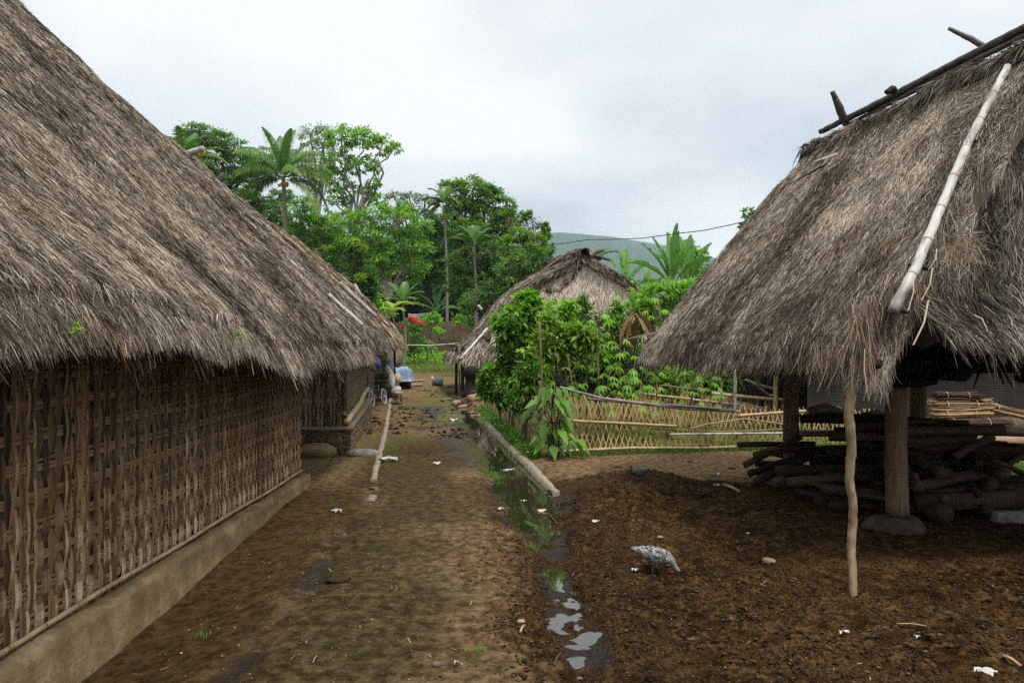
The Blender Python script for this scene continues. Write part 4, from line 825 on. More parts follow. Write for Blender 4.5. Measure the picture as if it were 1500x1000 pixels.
# ------------------------------------------------------------------ bamboo fences of the garden
F0 = np.array([.42, 11.46, 0]); F1 = np.array([6.4, 12.75, 0])
fd = nrm(F1 - F0); fl = np.linalg.norm(F1 - F0)
def ftop(s): return np.interp(s, [0, 2.6, 4.2, fl], [.93, .72, .62, .55])
FN = thing('lattice_fence', ((F0 + F1) / 2), 'low diagonal split bamboo lattice fence along the front of the garden', 'fence')
b = MB(); rg = np.random.default_rng(5)
for lay, sg in enumerate((-1, 1)):
    s = -.5
    while s < fl + .3:
        s += .088 + rg.normal(0, .010); h = ftop(np.clip(s, 0, fl)) + rg.uniform(-.03, .07); run = h * .33 * sg
        s0, s1 = s - run / 2, s + run / 2
        if min(s0, s1) < -.02 or max(s0, s1) > fl: continue
        p = F0 + fd * s0 + [0, -.006 * lay, gz(*(F0 + fd * s0)[:2]) + .01 + rg.uniform(0, .03)]; q = F0 + fd * s1 + [0, -.006 * lay + .03, h]
        m_ = (p + q) / 2 + fd * rg.normal(0, .008) + [0, -.008 * lay, 0]; W_ = fd * .0095; T_ = np.array([0, .002, 0])
        b.add([p - W_, p + W_, m_ - W_, m_ + W_, q - W_, q + W_], [[0, 1, 3, 2], [2, 3, 5, 4]], None, np.clip(rg.normal(.55, .2), 0, 1), [[s, 0, 0], [s + .015, 0, 0], [s, .5, 0], [s + .015, .5, 0], [s, 1, 0], [s + .015, 1, 0]])
b.build('lattice', M['lattice'], FN, smooth=False)
def rail(pp, r, name, mat, parent, sh=.7, nodes=6): return pole(pp, r, name, M[mat], parent, sh, nodes, 40, .06, 8)
rail([at(813, 661, 11.5), at(925, 656, 11.75), at(1040, 656, 12.0), at(1116, 652, 12.2)], .022, 'rail', 'bamboo_tan', FN)
rail([at(836, 616, 11.5), at(991, 624, 11.85)], .024, 'rail', 'bamboo_tan', FN, .6)
rail([at(981, 636, 11.8), at(1153, 634, 12.2), at(1220, 633, 12.3)], .018, 'rail', 'bamboo_grey', FN, .8)
rail([at(820, 567, 11.4), at(880, 583, 11.5), at(1000, 598, 11.8), at(1085, 603, 12)], [.018, .026, .02], 'rail', 'bamboo_grey', FN, .3)
rail([at(860, 584, 11.45), at(960, 592, 11.7), at(1080, 600, 11.95)], [.02, .02, .01], 'rail', 'bamboo_dark', FN, .8)
rail([at(1080, 609, 12.0), at(1160, 603, 12.2), at(1230, 600, 12.3)], .026, 'rail', 'bamboo_tan', FN, .7)
rail([at(1010, 628, 11.9), at(1035, 621, 11.9), at(1090, 613, 12.0), at(1160, 623, 12.2)], .011, 'rail', 'bamboo_tan', FN, .6)
rail([at(956, 628, 11.8), at(1060, 632, 12.0), at(1160, 628, 12.2)], .010, 'rail', 'bamboo_tan', FN, .4)
for s in (1.0, 2.1, 2.75, 3.3, 4.15, 5.2): p = F0 + fd * s; pole([(p[0], p[1] + .03, -.1), (p[0] + rg.normal(0, .02), p[1] + .05, ftop(s) + .08)], .017, 'post', M['post_wood'], FN, .5)
BF = thing('rail_fence', (4.0, 15.3, 0), 'further bamboo rail fence with broken lattice crossing behind the front one', 'fence')
b = MB()
for k in range(90):
    px = 925 + k * 3.1 + rg.normal(0, 1); t_ = (px - 925) / 270; yt = 562 + t_ * 28 + rg.normal(0, 3); Z = 15.2 + t_ * .5; x_ = (px - 750) * Z / F; W_ = np.array([.009, 0, 0]); ln_ = rg.normal(0, .08)
    zt = EYE + (500 - yt) * Z / F; b.add([(x_ - .009, Z, 0), (x_ + .009, Z, 0), (x_ + ln_ + .009, Z, zt), (x_ + ln_ - .009, Z, zt)], [[0, 1, 2, 3]], None, np.clip(rg.normal(.4, .25), 0, 1))
b.build('lattice', M['lattice'], BF, smooth=False)
rail([at(967, 564, 15.2), at(1043, 573, 15.4), at(1120, 584, 15.6), at(1200, 592, 15.9)], .018, 'rail', 'bamboo_dark', BF, .9)
rail([at(936, 576, 15.1), at(1060, 590, 15.4), at(1160, 604, 15.8)], .024, 'rail', 'bamboo_tan', BF)
rail([at(1043, 576, 15.3), at(1110, 583, 15.5), at(1200, 590, 15.8)], .034, 'rail', 'bamboo_tan', BF, .7)
for (px, y0, r, m_) in ((1077, 541, .035, 'bamboo_grey'), (1137, 535, .045, 'bamboo_tan'), (1057, 560, .02, 'post_wood'), (985, 565, .02, 'post_wood'), (1028, 563, .02, 'post_wood')):
    p = at(px, y0, 15.3); pole([(p[0], 15.33, 0), p], r, 'post', M[m_], BF, .6)
for (x1, y1, x2, y2, r, lb) in ((1100, 558, 1150, 592, .028, 'pale dead branch leaning left behind the rail fence'), (1092, 556, 1155, 573, .03, 'thick pale dead branch lying level behind the rail fence'), (1128, 580, 1165, 562, .025, 'short pale branch rising right behind the rail fence'), (1083, 548, 1092, 575, .02, 'thin upright dead stick behind the rail fence')):
    b = MB(); b.tube(resample([at(x1, y1, 16), at((x1 + x2) / 2, (y1 + y2) / 2 + 3, 16.1), at(x2, y2, 16.2)], 8), r, 7, .8, .2); tag(b.build('dead_branch', M['grey_branch']), lb, 'branch')
SF = thing('slat_fence', (0, 15, 0), 'upright slat fence overgrown with vines along the ditch side of the garden', 'fence')
S1 = np.array([-.62, 19.4, 0]); sd_ = nrm(S1 - F0); sl_ = np.linalg.norm(S1 - F0); b = MB()
s = 0
while s < sl_:
    s += .045 + rg.random() * .02; p = F0 + sd_ * s; h = .85 + rg.normal(0, .08); ln_ = rg.normal(0, .03)
    W_ = sd_ * .013 + np.array([.006, 0, 0]); q = p + [ln_, ln_, h]; b.add([p - W_, p + W_, q + W_, q - W_], [[0, 1, 2, 3]], None, np.clip(rg.normal(.5, .22), 0, 1))
b.build('slats', M['fence_slat'], SF, smooth=False)
for z0 in (.35, .62): pole([F0 + [-.02, 0, z0], (F0 + S1) / 2 + [-.03, 0, z0 + .05], S1 + [-.02, 0, z0]], .018, 'rail', M['grey_branch'], SF, .4)
for s in (0, 1.7, 3.6, 5.4): p = F0 + sd_ * s; pole([p + [0, 0, -.05], p + [0, 0, 1.15]], .022, 'post', M['post_wood'], SF, .4)
# ------------------------------------------------------------------ leaves, trees, palms
def leaves(b, P, Dd, Nn, L, W, sh, droop=.15):
    P = np.asarray(P); n = len(P); Dd = nrm(Dd); S = nrm(np.cross(Dd, Nn)); Nn = np.cross(S, Dd)
    L = np.broadcast_to(L, (n,))[:, None]; W = np.broadcast_to(W, (n,))[:, None]
    m_ = P + Dd * L * .42 - np.array([0, 0, 1]) * L * droop * .2; tip = P + Dd * L - np.array([0, 0, 1]) * L * droop
    v = np.stack([P, m_ - S * W / 2 + Nn * W * .16, tip, m_ + S * W / 2 + Nn * W * .16, m_], 1).reshape(-1, 3)
    i = np.arange(n)[:, None] * 5
    t = np.concatenate([i + np.array([0, 4, 1]), i + np.array([1, 4, 2]), i + np.array([0, 3, 4]), i + np.array([4, 3, 2])])
    b.add(v, None, t, np.tile(np.clip(sh, 0, 1), 4))
def crown(b, lobes, size, dens, rg, clump=.34, flat=.8, shade=.45, sq=.5, up=.35, gap=1.0):
    """lobes: (centre, radius). Clumps of leaves at the branch ends spread through each lobe."""
    ends = []
    for c, r in lobes:
        c = np.asarray(c, float); nc = max(5, int(26 * gap * (1 if r < 1 else r ** .9)))
        dr = nrm(rg.normal(0, 1, (nc, 3)) + [0, 0, .25]); rad = r * (.35 + .65 * rg.random(nc) ** .45)[:, None]
        cc = c + dr * rad * [1, 1, flat]; ends.append((c, cc[::4]))
        cr_ = r * clump * (.5 + .8 * rg.random(nc)); nl = np.maximum(11 if size < .14 else 9, (dens * 15 * cr_ ** 2 / size ** 2)).astype(int)
        idx = np.repeat(np.arange(nc), nl); n = len(idx)
        off = rg.normal(0, .48, (n, 3)) * cr_[idx, None] * [1, 1, sq]
        P = cc[idx] + off; out = nrm(P - c) 
        Dd = out + rg.normal(0, .7, (n, 3)) + [0, 0, -.25]; Nn = nrm(rg.normal(0, .45, (n, 3)) + [0, 0, 1] + out * up)
        cs = rg.normal(0, .13, nc)
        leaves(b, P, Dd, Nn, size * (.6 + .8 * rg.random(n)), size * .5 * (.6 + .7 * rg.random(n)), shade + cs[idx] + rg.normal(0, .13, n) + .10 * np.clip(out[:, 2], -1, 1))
    return ends
def limb(b, p, q, r0, r1, rg, n=7, wig=.08, sides=6, sh=.5):
    p, q = np.asarray(p, float), np.asarray(q, float); L = np.linalg.norm(q - p); t = np.linspace(0, 1, n)[:, None]
    pts = p + (q - p) * t + rg.normal(0, wig * L / n ** .5, (n, 3)) * np.sin(t * pi) + np.array([0, 0, .10 * L]) * np.sin(t * pi)
    b.tube(pts, np.linspace(r0, r1, n), sides, sh, .2, cap=False); return pts
def tree(name, label, cat, base, Z, lobes, size=.3, dens=1.1, leaf='leaf_mid', bark='bark_dark', tr=.22, seed=0, group=None, jit=.5, fork=.55, gap=1.0, clump=.34, flat=.8, shade=.45, twigs=True, sq=.5):
    """base px; lobes in photo pixels (px, py, r) at distance Z, spread in depth by their own radius."""
    rg = np.random.default_rng(seed + 1000); B0 = at(base, 500, Z); B0[2] = gz(B0[0], Z) - .1
    T = thing(name, B0, label, cat, group); lb = []
    for k, l in enumerate(lobes):
        c = at(l[0], l[1], Z); r = l[2] * Z / F; c[1] += rg.uniform(-1, 1) * r * jit + (l[3] if len(l) > 3 else 0); lb.append((c, r))
    b = MB(); ends = crown(b, lb, size, dens, rg, clump, flat, shade, sq, gap=gap); 
    cm = np.mean([c for c, r in lb], 0); lowz = min(c[2] - r * .6 for c, r in lb)
    F_ = B0 + (cm - B0) * np.clip(fork * (lowz / max(cm[2], .1) + .2), .2, .8); 
    tb = MB(); limb(tb, B0, F_, tr, tr * .7, rg, 9, .05, 9)
    for c, e_ in ends:
        limb(tb, F_, c, tr * .5, tr * .22, rg, 7, .12)
        if twigs:
            for p in e_[:10]: limb(tb, c, p, tr * .16, tr * .05, rg, 4, .1, 4)
    tb.build('trunk', M[bark], T); b.build('crown', M[leaf], T); return T
def frond(b, p, az, el, L, ll, lw, rg, droop=1.0, n=34, hang=.5, sh=.5, rs=.02, fold=.5, base=.12):
    h = np.array([sin(az), cos(az), 0]); t = np.linspace(0, 1, n); a = el - droop * t ** 1.3
    ds = L / n; pts = np.asarray(p) + np.cumsum((h[None] * np.cos(a)[:, None] + np.array([0, 0, 1.])[None] * np.sin(a)[:, None]) * ds, 0)
    T = nrm(np.gradient(pts, axis=0)); S = nrm(np.cross(T, [0, 0, 1.])); U = np.cross(S, T)
    k = t > base; P = pts[k]; Tk = T[k]; Sk = S[k]; Uk = U[k]; tt = (t[k] - base) / (1 - base); m = len(P)
    ln = ll * np.sin(np.clip(tt * .88 + .12, 0, 1) * pi) ** .6 * (.85 + .3 * rg.random(m))
    for sg in (-1, 1):
        for rep in range(2):
            Pp = P + Tk * ds * (rep * .5); d1 = nrm(Sk * sg + Tk * (.5 + .6 * tt)[:, None] + Uk * fold + rg.normal(0, .08, (m, 3))); d2 = nrm(d1 + np.array([0, 0, -1]) * hang * (1.2 + rg.random((m, 1)) * .5))
            m1 = Pp + d1 * (ln * .45)[:, None]; m2 = m1 + d2 * (ln * .55)[:, None]; W = nrm(np.cross(d1, Uk)) * lw / 2
            v = np.stack([Pp - W * .5, Pp + W * .5, m1 - W, m1 + W, m2 - W * .15, m2 + W * .15], 1).reshape(-1, 3); i = np.arange(m)[:, None] * 6
            s_ = np.clip(sh + rg.normal(0, .12, m), 0, 1)
            b.add(v, np.concatenate([i + [0, 1, 3, 2], i + [2, 3, 5, 4]]), None, np.concatenate([s_, s_]))
    b.tube(pts, np.linspace(rs, rs * .3, n), 5, min(1, sh + .2), cap=False); return pts
def palm(name, label, base, top, Z, fr, tr, seed, leaf='leaf_palm', group=None, ll=.55, lw=.05, nn=34, fruit=False, shaft=None, hang=.5, trunk=True, L=None):
    rg = np.random.default_rng(seed); B0 = at(base, 500, Z); B0[2] = gz(B0[0], Z) - .05; tp = at(top[0], top[1], Z)
    T = thing(name, B0, label, 'palm', group)
    if trunk:
        b = MB(); t = np.linspace(0, 1, 26)[:, None]; pts = B0 + (tp - B0) * t + np.array([.25, 0, 0]) * np.sin(t * pi) * .6; b.tube(pts, np.linspace(tr * 1.25, tr * .85, 26), 9, .5, .1, cap=False); b.build('trunk', M['palm_bark'], T)
    for (az, el, Lf, dr, sh) in fr:
        b = MB(); frond(b, tp + rg.normal(0, .06, 3), az, el, Lf, ll * (.85 + .3 * rg.random()), lw, rg, dr, nn, hang, sh, rs=.022 * Lf / 3); b.build('frond', M[leaf], T)
    if shaft: b = MB(); b.tube([tp - [0, 0, shaft], tp], [tr * 1.1, tr * .8], 10, .8); b.build('crownshaft', M['leaf_yellow'], T)
    if fruit:
        for k in range(9):
            a = rg.random() * 6.28; c = tp + [cos(a) * .28, sin(a) * .28 - .1, -.3 - .2 * rg.random()]; b = MB(); b.tube(resample([c - [0, 0, .12], c, c + [0, 0, .12]], 7), [.02, .09, .12, .13, .12, .09, .02], 9, .5); b.build('coconut', M['orange'], T)
    return T
def bleaf(b, p, az, el, L, W, rg, droop=.9, sh=.5, torn=.25, n=22):
    """banana leaf: a broad blade folded along its rib, slit at the edges"""
    h = np.array([sin(az), cos(az), 0]); t = np.linspace(0, 1, n); a = el - droop * t ** 1.6; pts = np.asarray(p) + np.cumsum((h[None] * np.cos(a)[:, None] + np.array([0, 0, 1.]) * np.sin(a)[:, None]) * L / n, 0)
    T = nrm(np.gradient(pts, axis=0)); S = nrm(np.cross(T, [0, 0, 1.]) + 1e-4); U = np.cross(S, T)
    k0 = int(n * .14); w = W / 2 * np.sin(np.clip((t - .14) / .86, 0, 1) ** .75 * pi * .97) ** .55
    tw = rg.uniform(-.6, .6)
    for sg in (-1, 1):
        j = 0; dr = 0
        for i in range(k0, n - 1):
            if rg.random() < torn: dr = rg.normal(0, .35)
            d_ = nrm(S[i] * sg * cos(.5 + dr) + U[i] * (sin(.45 + dr) - dr * .3) + S[i] * tw * .0 + T[i] * .25); 
            e0, e1 = pts[i] + d_ * w[i], pts[i + 1] + d_ * w[i + 1]
            m0, m1 = pts[i] + d_ * w[i] * .5 + U[i] * w[i] * .08, pts[i + 1] + d_ * w[i + 1] * .5 + U[i] * w[i] * .08
            b.add([pts[i], pts[i + 1], m1, m0, e1, e0], [[0, 1, 2, 3], [3, 2, 4, 5]], None, np.clip(sh + rg.normal(0, .06), 0, 1))
    b.tube(pts, np.linspace(.03, .008, n) * L / 2, 5, .9, cap=False)
def banana(label, base, top, Z, lv, seed, group=None, tr=.11, cat='banana plant', dx=0):
    rg = np.random.default_rng(seed); B0 = at(base, 500, Z); B0[2] = gz(B0[0], Z) - .05; tp = at(top[0], top[1], Z); T = thing('banana_plant', B0, label, cat, group)
    b = MB(); b.tube(resample([B0, (B0 + tp) / 2 + [.05, 0, 0], tp], 10), np.linspace(tr, tr * .5, 10), 9, .4, .05); b.build('stem', M['leaf_yellow'], T)
    for (az, el, L, W, dr, sh) in lv: b = MB(); bleaf(b, tp, az, el, L, W, rg, dr, sh); b.build('leaf', M['leaf_banana'], T)
    return T

# --- the big trees beyond the houses, left to right
RT = 'leaf_blue'
tree('rain_tree', 'wide feathery umbrella shaped tree with dark branching limbs behind the left roof', 'tree', 335, 72,
     [(268, 212, 26), (298, 205, 30), (332, 212, 28), (352, 232, 26), (300, 245, 34), (268, 250, 24), (335, 262, 30), (372, 262, 24), (390, 240, 22), (292, 285, 30), (345, 300, 26), (385, 300, 22), (410, 285, 20)], .26, 1.0, RT, 'bark_dark', .45, 1, gap=1.1, clump=.30, flat=.55, sq=.35)
rgp = np.random.default_rng(50)
def cocofr(L, n=20, seed=0, elr=(-.5, 1.35)):
    r_ = np.random.default_rng(seed); return [(r_.uniform(0, 6.28), el, L * r_.uniform(.8, 1.1), r_.uniform(.9, 1.5), np.clip(.35 + .4 * (el < .1) + r_.normal(0, .1), 0, 1)) for el in np.linspace(elr[0], elr[1], n)]
palm('coconut_palm', 'tall coconut palm with curved drooping fronds standing above the left roof', 417, (415, 262), 52,
     [(-1.5, .55, 3.6, 1.5, .45), (-1.4, .15, 3.7, 1.2, .55), (-1.2, .95, 3.6, 1.3, .4), (-.4, 1.35, 4.0, .6, .35), (.3, 1.4, 4.1, .5, .4), (.0, 1.2, 3.8, .9, .35), (-2.8, 1.3, 3.8, .8, .4), (2.6, 1.25, 3.8, .8, .35), (1.0, 1.15, 3.8, 1.2, .4), (1.5, .75, 3.9, 1.6, .55), (1.6, .35, 3.9, 1.5, .6), (1.35, .1, 3.6, 1.4, .5), (1.9, -.25, 3.7, 1.1, .75), (2.4, .5, 3.2, 1.3, .5), (-2.2, .5, 3.3, 1.3, .45), (-1.8, 1.1, 3.6, 1.2, .4), (-.9, .4, 3.2, 1.3, .4), (.8, .5, 3.2, 1.3, .4), (-1.55, -.15, 2.6, 1.0, .5), (-.9, 1.2, 4.0, 1.1, .4), (1.3, 1.3, 4.1, .9, .35), (2.0, .95, 4.0, 1.3, .5), (-2.4, .9, 4.0, 1.3, .5), (1.45, .55, 4.3, 1.7, .6), (-1.5, .75, 4.2, 1.7, .5), (.5, 1.0, 4, 1.2, .4)], .16, 11, fruit=True, ll=.95, lw=.045, hang=1.4, nn=64)
palm('coconut_palm', 'coconut palm whose crown peeks out just above the ridge horns of the left roofs', 266, (268, 245), 44,
     [(0.2, 1.3, 2.6, .5, .4), (-.8, 1.2, 2.4, .6, .4), (.9, 1.25, 2.4, .6, .35), (1.5, .7, 3.0, 1.5, .75), (1.4, 1.0, 2.8, 1.3, .5), (2.2, 1.0, 2.4, .9, .4), (-1.5, .9, 2.2, 1.2, .5), (2.9, 1.3, 2.4, .5, .4)], .13, 12, ll=.6, lw=.06, nn=34)
tree('wispy_tree', 'thin greyish wispy tree with a pale trunk between coconut palm and the tall bright tree', 'tree', 470, 80,
     [(455, 200, 20), (478, 196, 18), (470, 222, 22), (448, 235, 18), (480, 250, 18), (462, 270, 18)], .24, .45, 'leaf_grey', 'bark_pale', .38, 2, gap=.9, clump=.32)
tree('tall_tree', 'tall open bright green tree with a pale forked trunk, highest of the middle trees', 'tree', 512, 58,
     [(502, 208, 26), (532, 208, 26), (560, 212, 20), (575, 218, 12), (497, 238, 24), (525, 240, 22), (549, 244, 13), (488, 265, 20), (510, 280, 20), (540, 282, 13), (553, 292, 11), (548, 270, 10), (492, 300, 18), (516, 318, 20), (482, 325, 20)], .27, 1.1, 'leaf_bright', 'bark_pale', .22, 3, gap=.85, clump=.30, shade=.38, fork=.75, flat=.7)
tree('distant_tree', 'hazy grey green flat topped tree far behind, right of the tall bright tree', 'tree', 600, 95,
     [(578, 290, 14), (600, 290, 15), (622, 293, 14), (610, 308, 16), (590, 312, 15), (630, 312, 12)], .28, .55, 'leaf_grey', 'bark_dark', .4, 4, clump=.3, flat=.5)
tree('broadleaf_tree', 'bushy bright green tree directly right of the coconut palm trunk', 'tree', 462, 56,
     [(440, 318, 24), (460, 340, 26), (440, 355, 20), (480, 330, 24), (470, 368, 24), (498, 355, 20), (445, 300, 14), (500, 372, 24), (430, 342, 16), (455, 395, 20)], .27, .95, 'leaf_bright', 'bark_pale', .30, 5, shade=.33, gap=1.1)
tree('broadleaf_tree', 'light green leafy tree with pale limbs left of the slim areca palm', 'tree', 560, 54,
     [(530, 330, 26), (555, 318, 24), (585, 325, 26), (548, 355, 28), (585, 358, 28), (610, 335, 22), (615, 365, 22), (565, 385, 26), (602, 390, 24), (540, 385, 24), (590, 305, 14)], .25, .9, 'leaf_bright', 'bark_pale', .22, 6, shade=.30, gap=1.0)
tree('broadleaf_tree', 'dark shaded evergreen tree just over the left roof edge behind the coconut palm', 'tree', 385, 62,
     [(362, 300, 22), (388, 318, 24), (405, 335, 22), (380, 292, 16), (410, 310, 18), (425, 340, 18), (355, 288, 14)], .26, 1.1, 'leaf_dark', 'bark_dark', .3, 7, shade=.5)
tree('vine_covered_tree', 'dark narrow tree wrapped in climbers with yellow green tips, just above the farthest left roof', 'tree', 525, 46,
     [(524, 372, 15), (518, 392, 18), (530, 400, 18), (524, 425, 20), (540, 418, 14), (510, 418, 14)], .24, 1.5, 'leaf_dark', 'bark_dark', .22, 8, shade=.45, flat=1.1)
tree('climber_bush', 'small yellow green leaf tuft capping the vine covered tree', 'bush', 524, 45.5, [(520, 358, 8), (530, 366, 7), (530, 408, 7)], .26, 1.0, 'leaf_yellow', 'bark_dark', .06, 9)
DK = [('broadleaf_tree', 'big dense mid green tree behind the slim areca palm, tallest right of centre', 682, 66, [(665, 282, 20), (692, 280, 24), (716, 290, 22), (742, 300, 14), (675, 308, 26), (708, 318, 28), (742, 325, 20), (658, 330, 24), (690, 345, 30), (728, 350, 28), (672, 275, 12), (715, 278, 12), (745, 318, 12)], .27, 'leaf_mid', .34, 10, .42),
      ('broadleaf_tree', 'dense dark green tree between the light tree and the slim areca palm', 630, 64, [(628, 330, 20), (640, 352, 26), (618, 350, 16), (635, 382, 26), (650, 400, 26), (618, 395, 18), (612, 418, 20)], .25, 'leaf_mid', .28, 11, .25),
      ('broadleaf_tree', 'dark low leafy tree between slim areca and the pale gabled barn', 700, 42, [(685, 385, 26), (715, 392, 26), (700, 420, 28), (672, 415, 22), (735, 405, 26), (730, 372, 22)], .24, 'leaf_dark', .2, 12, .55),
      ('mango_tree', 'round dark glossy tree with light tips touching the left slope of the gabled barn', 748, 37, [(745, 395, 22), (770, 382, 20), (722, 425, 22), (700, 440, 20), (790, 375, 16), (760, 410, 24), (690, 452, 16), (735, 440, 20)], .20, 'leaf_dark', .2, 13, .6),
      ('mango_tree', 'green leafy tree just above the ridge of the gabled barn', 790, 40, [(782, 352, 16), (768, 362, 18), (800, 362, 12), (790, 378, 18), (760, 345, 14), (742, 362, 16)], .20, 'leaf_mid', .16, 14, .5)]
for (nm_, lb_, bs, Z, lo, sz, lf, tr_, sd, shd) in DK: tree(nm_, lb_, 'tree', bs, Z, lo, sz, 1.15, lf, 'bark_dark', tr_, sd, shade=shd, gap=1.1)
tree('sparse_tree', 'sparse rusty twiggy tree with few leaves left of the power line crossing', 'tree', 775, 44, [(762, 338, 15), (780, 330, 15), (795, 335, 10), (752, 330, 10), (772, 355, 16), (790, 352, 12)], .16, .45, 'leaf_rust', 'bark_pale', .12, 15, gap=.9)
tree('leafy_tree', 'small green tree tip at the right end of the tree line', 'tree', 800, 42, [(800, 345, 7), (798, 332, 6), (765, 318, 8), (775, 314, 5), (745, 312, 8)], .18, .9, 'leaf_mid', 'bark_dark', .08, 16)
palm('areca_palm', 'slim tall areca palm with a pale ringed trunk and yellow crownshaft', 654, (650, 300), 62,
     [(-1.5, .9, 2.2, 1.6, .45), (1.5, .9, 2.3, 1.6, .45), (-1.2, 1.3, 2.2, 1.2, .35), (1.2, 1.3, 2.2, 1.2, .4), (-2.2, .7, 1.9, 1.5, .5), (2.2, .6, 1.9, 1.6, .5), (0, 1.4, 2.0, .8, .35), (.6, .8, 1.9, 1.5, .4), (-.6, .8, 1.9, 1.5, .4), (-1.7, .2, 1.7, 1.6, .95), (-1.2, -.1, 1.4, 1.4, 1)], .11, 21, ll=.7, lw=.09, nn=30, shaft=1.3)
palm('areca_palm', 'shorter areca palm with a dark upright crown right of the slim one', 694, (694, 362), 41,
     [(-1.5, .9, 1.5, 1.2, .35), (1.5, .9, 1.5, 1.2, .4), (-1.2, 1.25, 1.5, .8, .3), (1.2, 1.25, 1.5, .8, .35), (-2.4, .9, 1.3, 1.2, .4), (2.4, .9, 1.3, 1.2, .4), (0, 1.4, 1.4, .5, .3), (-1.6, .1, 1.2, 1.5, .8), (1.7, .0, 1.2, 1.5, .9), (.5, 1.1, 1.5, .8, .4)], .08, 22, ll=.45, lw=.06, nn=26, shaft=.5)
palm('young_palm', 'young palm with upright green fronds left of the corrugated sheet', 590, (590, 448), 42, [(-1.5, 1.0, 1.5, 1.2, .5), (1.5, 1.0, 1.5, 1.2, .5), (-1.1, 1.3, 1.6, .8, .4), (1.2, 1.3, 1.6, .7, .4), (0, 1.4, 1.5, .6, .45), (-2.3, .8, 1.3, 1.2, .5), (2.3, .8, 1.3, 1.2, .55), (1.6, .5, 1.3, 1.3, .6)], .07, 23, ll=.4, lw=.05, nn=26)
palm('young_palm', 'small yellowish palm with arching fronds beside the red flowers', 577, (575, 458), 38, [(-1.5, .9, 1.0, 1.6, .95), (1.5, 1.0, 1.2, 1.7, .95), (.9, 1.2, 1.0, 1.4, .9), (-.8, 1.2, 1.0, 1.3, .9), (2.3, .8, .9, 1.5, .95)], .04, 24, 'leaf_yellow', ll=.3, lw=.04, nn=20)
# darker woods far behind so that no daylight leaks low down
WD = MB(); rgw = np.random.default_rng(99); lb = []
for k in range(48):
    px = 235 + k * 16; top = np.interp(px, [235, 400, 480, 560, 640, 760, 830, 900, 1000], [330, 350, 350, 365, 350, 380, 415, 450, 455]); Z = rgw.uniform(84, 96)
    for y in (top + 16, top + 50, top + 85): lb.append((at(px + rgw.normal(0, 5), y, Z + rgw.normal(0, 2)), 30 * Z / F))
crown(WD, lb, .55, .8, rgw, .45, .9, .3)
tag(WD.build('woodland', M['leaf_dark'], loc=(0, 90, 0)), kind='stuff')
for (nm_, lb_, bs, Z, lo, sz, lf, shd, sd) in (('shrub', 'low bright shrubs piled against the far left hut and the far wall', 560, 47, [(548, 440, 16), (562, 455, 14), (540, 420, 14)], .2, 'leaf_bright', .35, 31), ('shrub', 'dark bush in front of the far wall beside the far hut eave', 606, 52, [(604, 490, 13), (614, 505, 12), (600, 512, 10), (612, 480, 8)], .2, 'leaf_mid', .35, 32),
    ('shrub', 'grey leafed bush at the foot of the far wall', 640, 53, [(622, 500, 7), (630, 508, 8)], .16, 'leaf_blue', .7, 33), ('shrub', 'bright green bush growing on top of the far wall by the corrugated sheet', 625, 54, [(622, 468, 9), (640, 470, 9), (636, 462, 6)], .2, 'leaf_bright', .4, 34),
    ('shrub', 'yellow green shrub on the far wall right of the areca trunk', 690, 55, [(672, 468, 8), (690, 470, 9), (708, 466, 9)], .2, 'leaf_mid', .6, 35), ('shrub', 'leafy creeper patch hanging on the face of the far wall', 645, 57.5, [(644, 486, 6), (640, 482, 4)], .2, 'leaf_bright', .6, 36),
    ('shrub', 'leafy dark shrub behind the far wall at the foot of the mango tree', 720, 46, [(700, 468, 14), (724, 466, 14), (742, 455, 14)], .2, 'leaf_dark', .5, 37)):
    tree(nm_, lb_, 'shrub', bs, Z, lo, sz, 1.2, lf, 'bark_dark', .05, sd, shade=shd, twigs=False)
FP = tree('flowering_shrub', 'shrub with clusters of red flowers on the far wall', 'shrub', 615, 53, [(612, 478, 9), (600, 474, 8)], .2, 1.0, 'leaf_mid', 'bark_dark', .05, 38)
for k, (c_, r_) in enumerate(((at(607, 468, 52.6), .34), (at(616, 474, 52.6), .30), (at(591, 478, 52.6), .16), (at(601, 466, 52.6), .2), (at(611, 472, 52.4), .25))):
    b = MB(); crown(b, [(c_, r_ * .6)], .11, .35, np.random.default_rng(3 + k)); b.build('flower_head', M['petal'], FP)
b = MB(); rg = np.random.default_rng(12)
# mound of greens in front of the wall
P = np.zeros((0, 3)); n = 5200; x_ = at(0, 0, 57)[0] * 0 + rg.uniform(-9.5, .5, n); y_ = rg.uniform(53, 60.5, n); hh = .75 * np.exp(-((y_ - 58) / 2.2) ** 2) * (.3 + fbm(x_ * .8, y_ * .8, 3, 2)); P = np.column_stack([x_, y_, Gz(x_, y_, False) + hh * rg.random(n) ** .4])
leaves(b, P, rg.normal(0, 1, (n, 3)) + [0, -.5, .8], rg.normal(0, .5, (n, 3)) + [0, -.3, 1], .26, .14, rg.normal(.5, .2, n)); tag(b.build('undergrowth', M['leaf_bright'], loc=(-4, 56, 0)), kind='stuff')
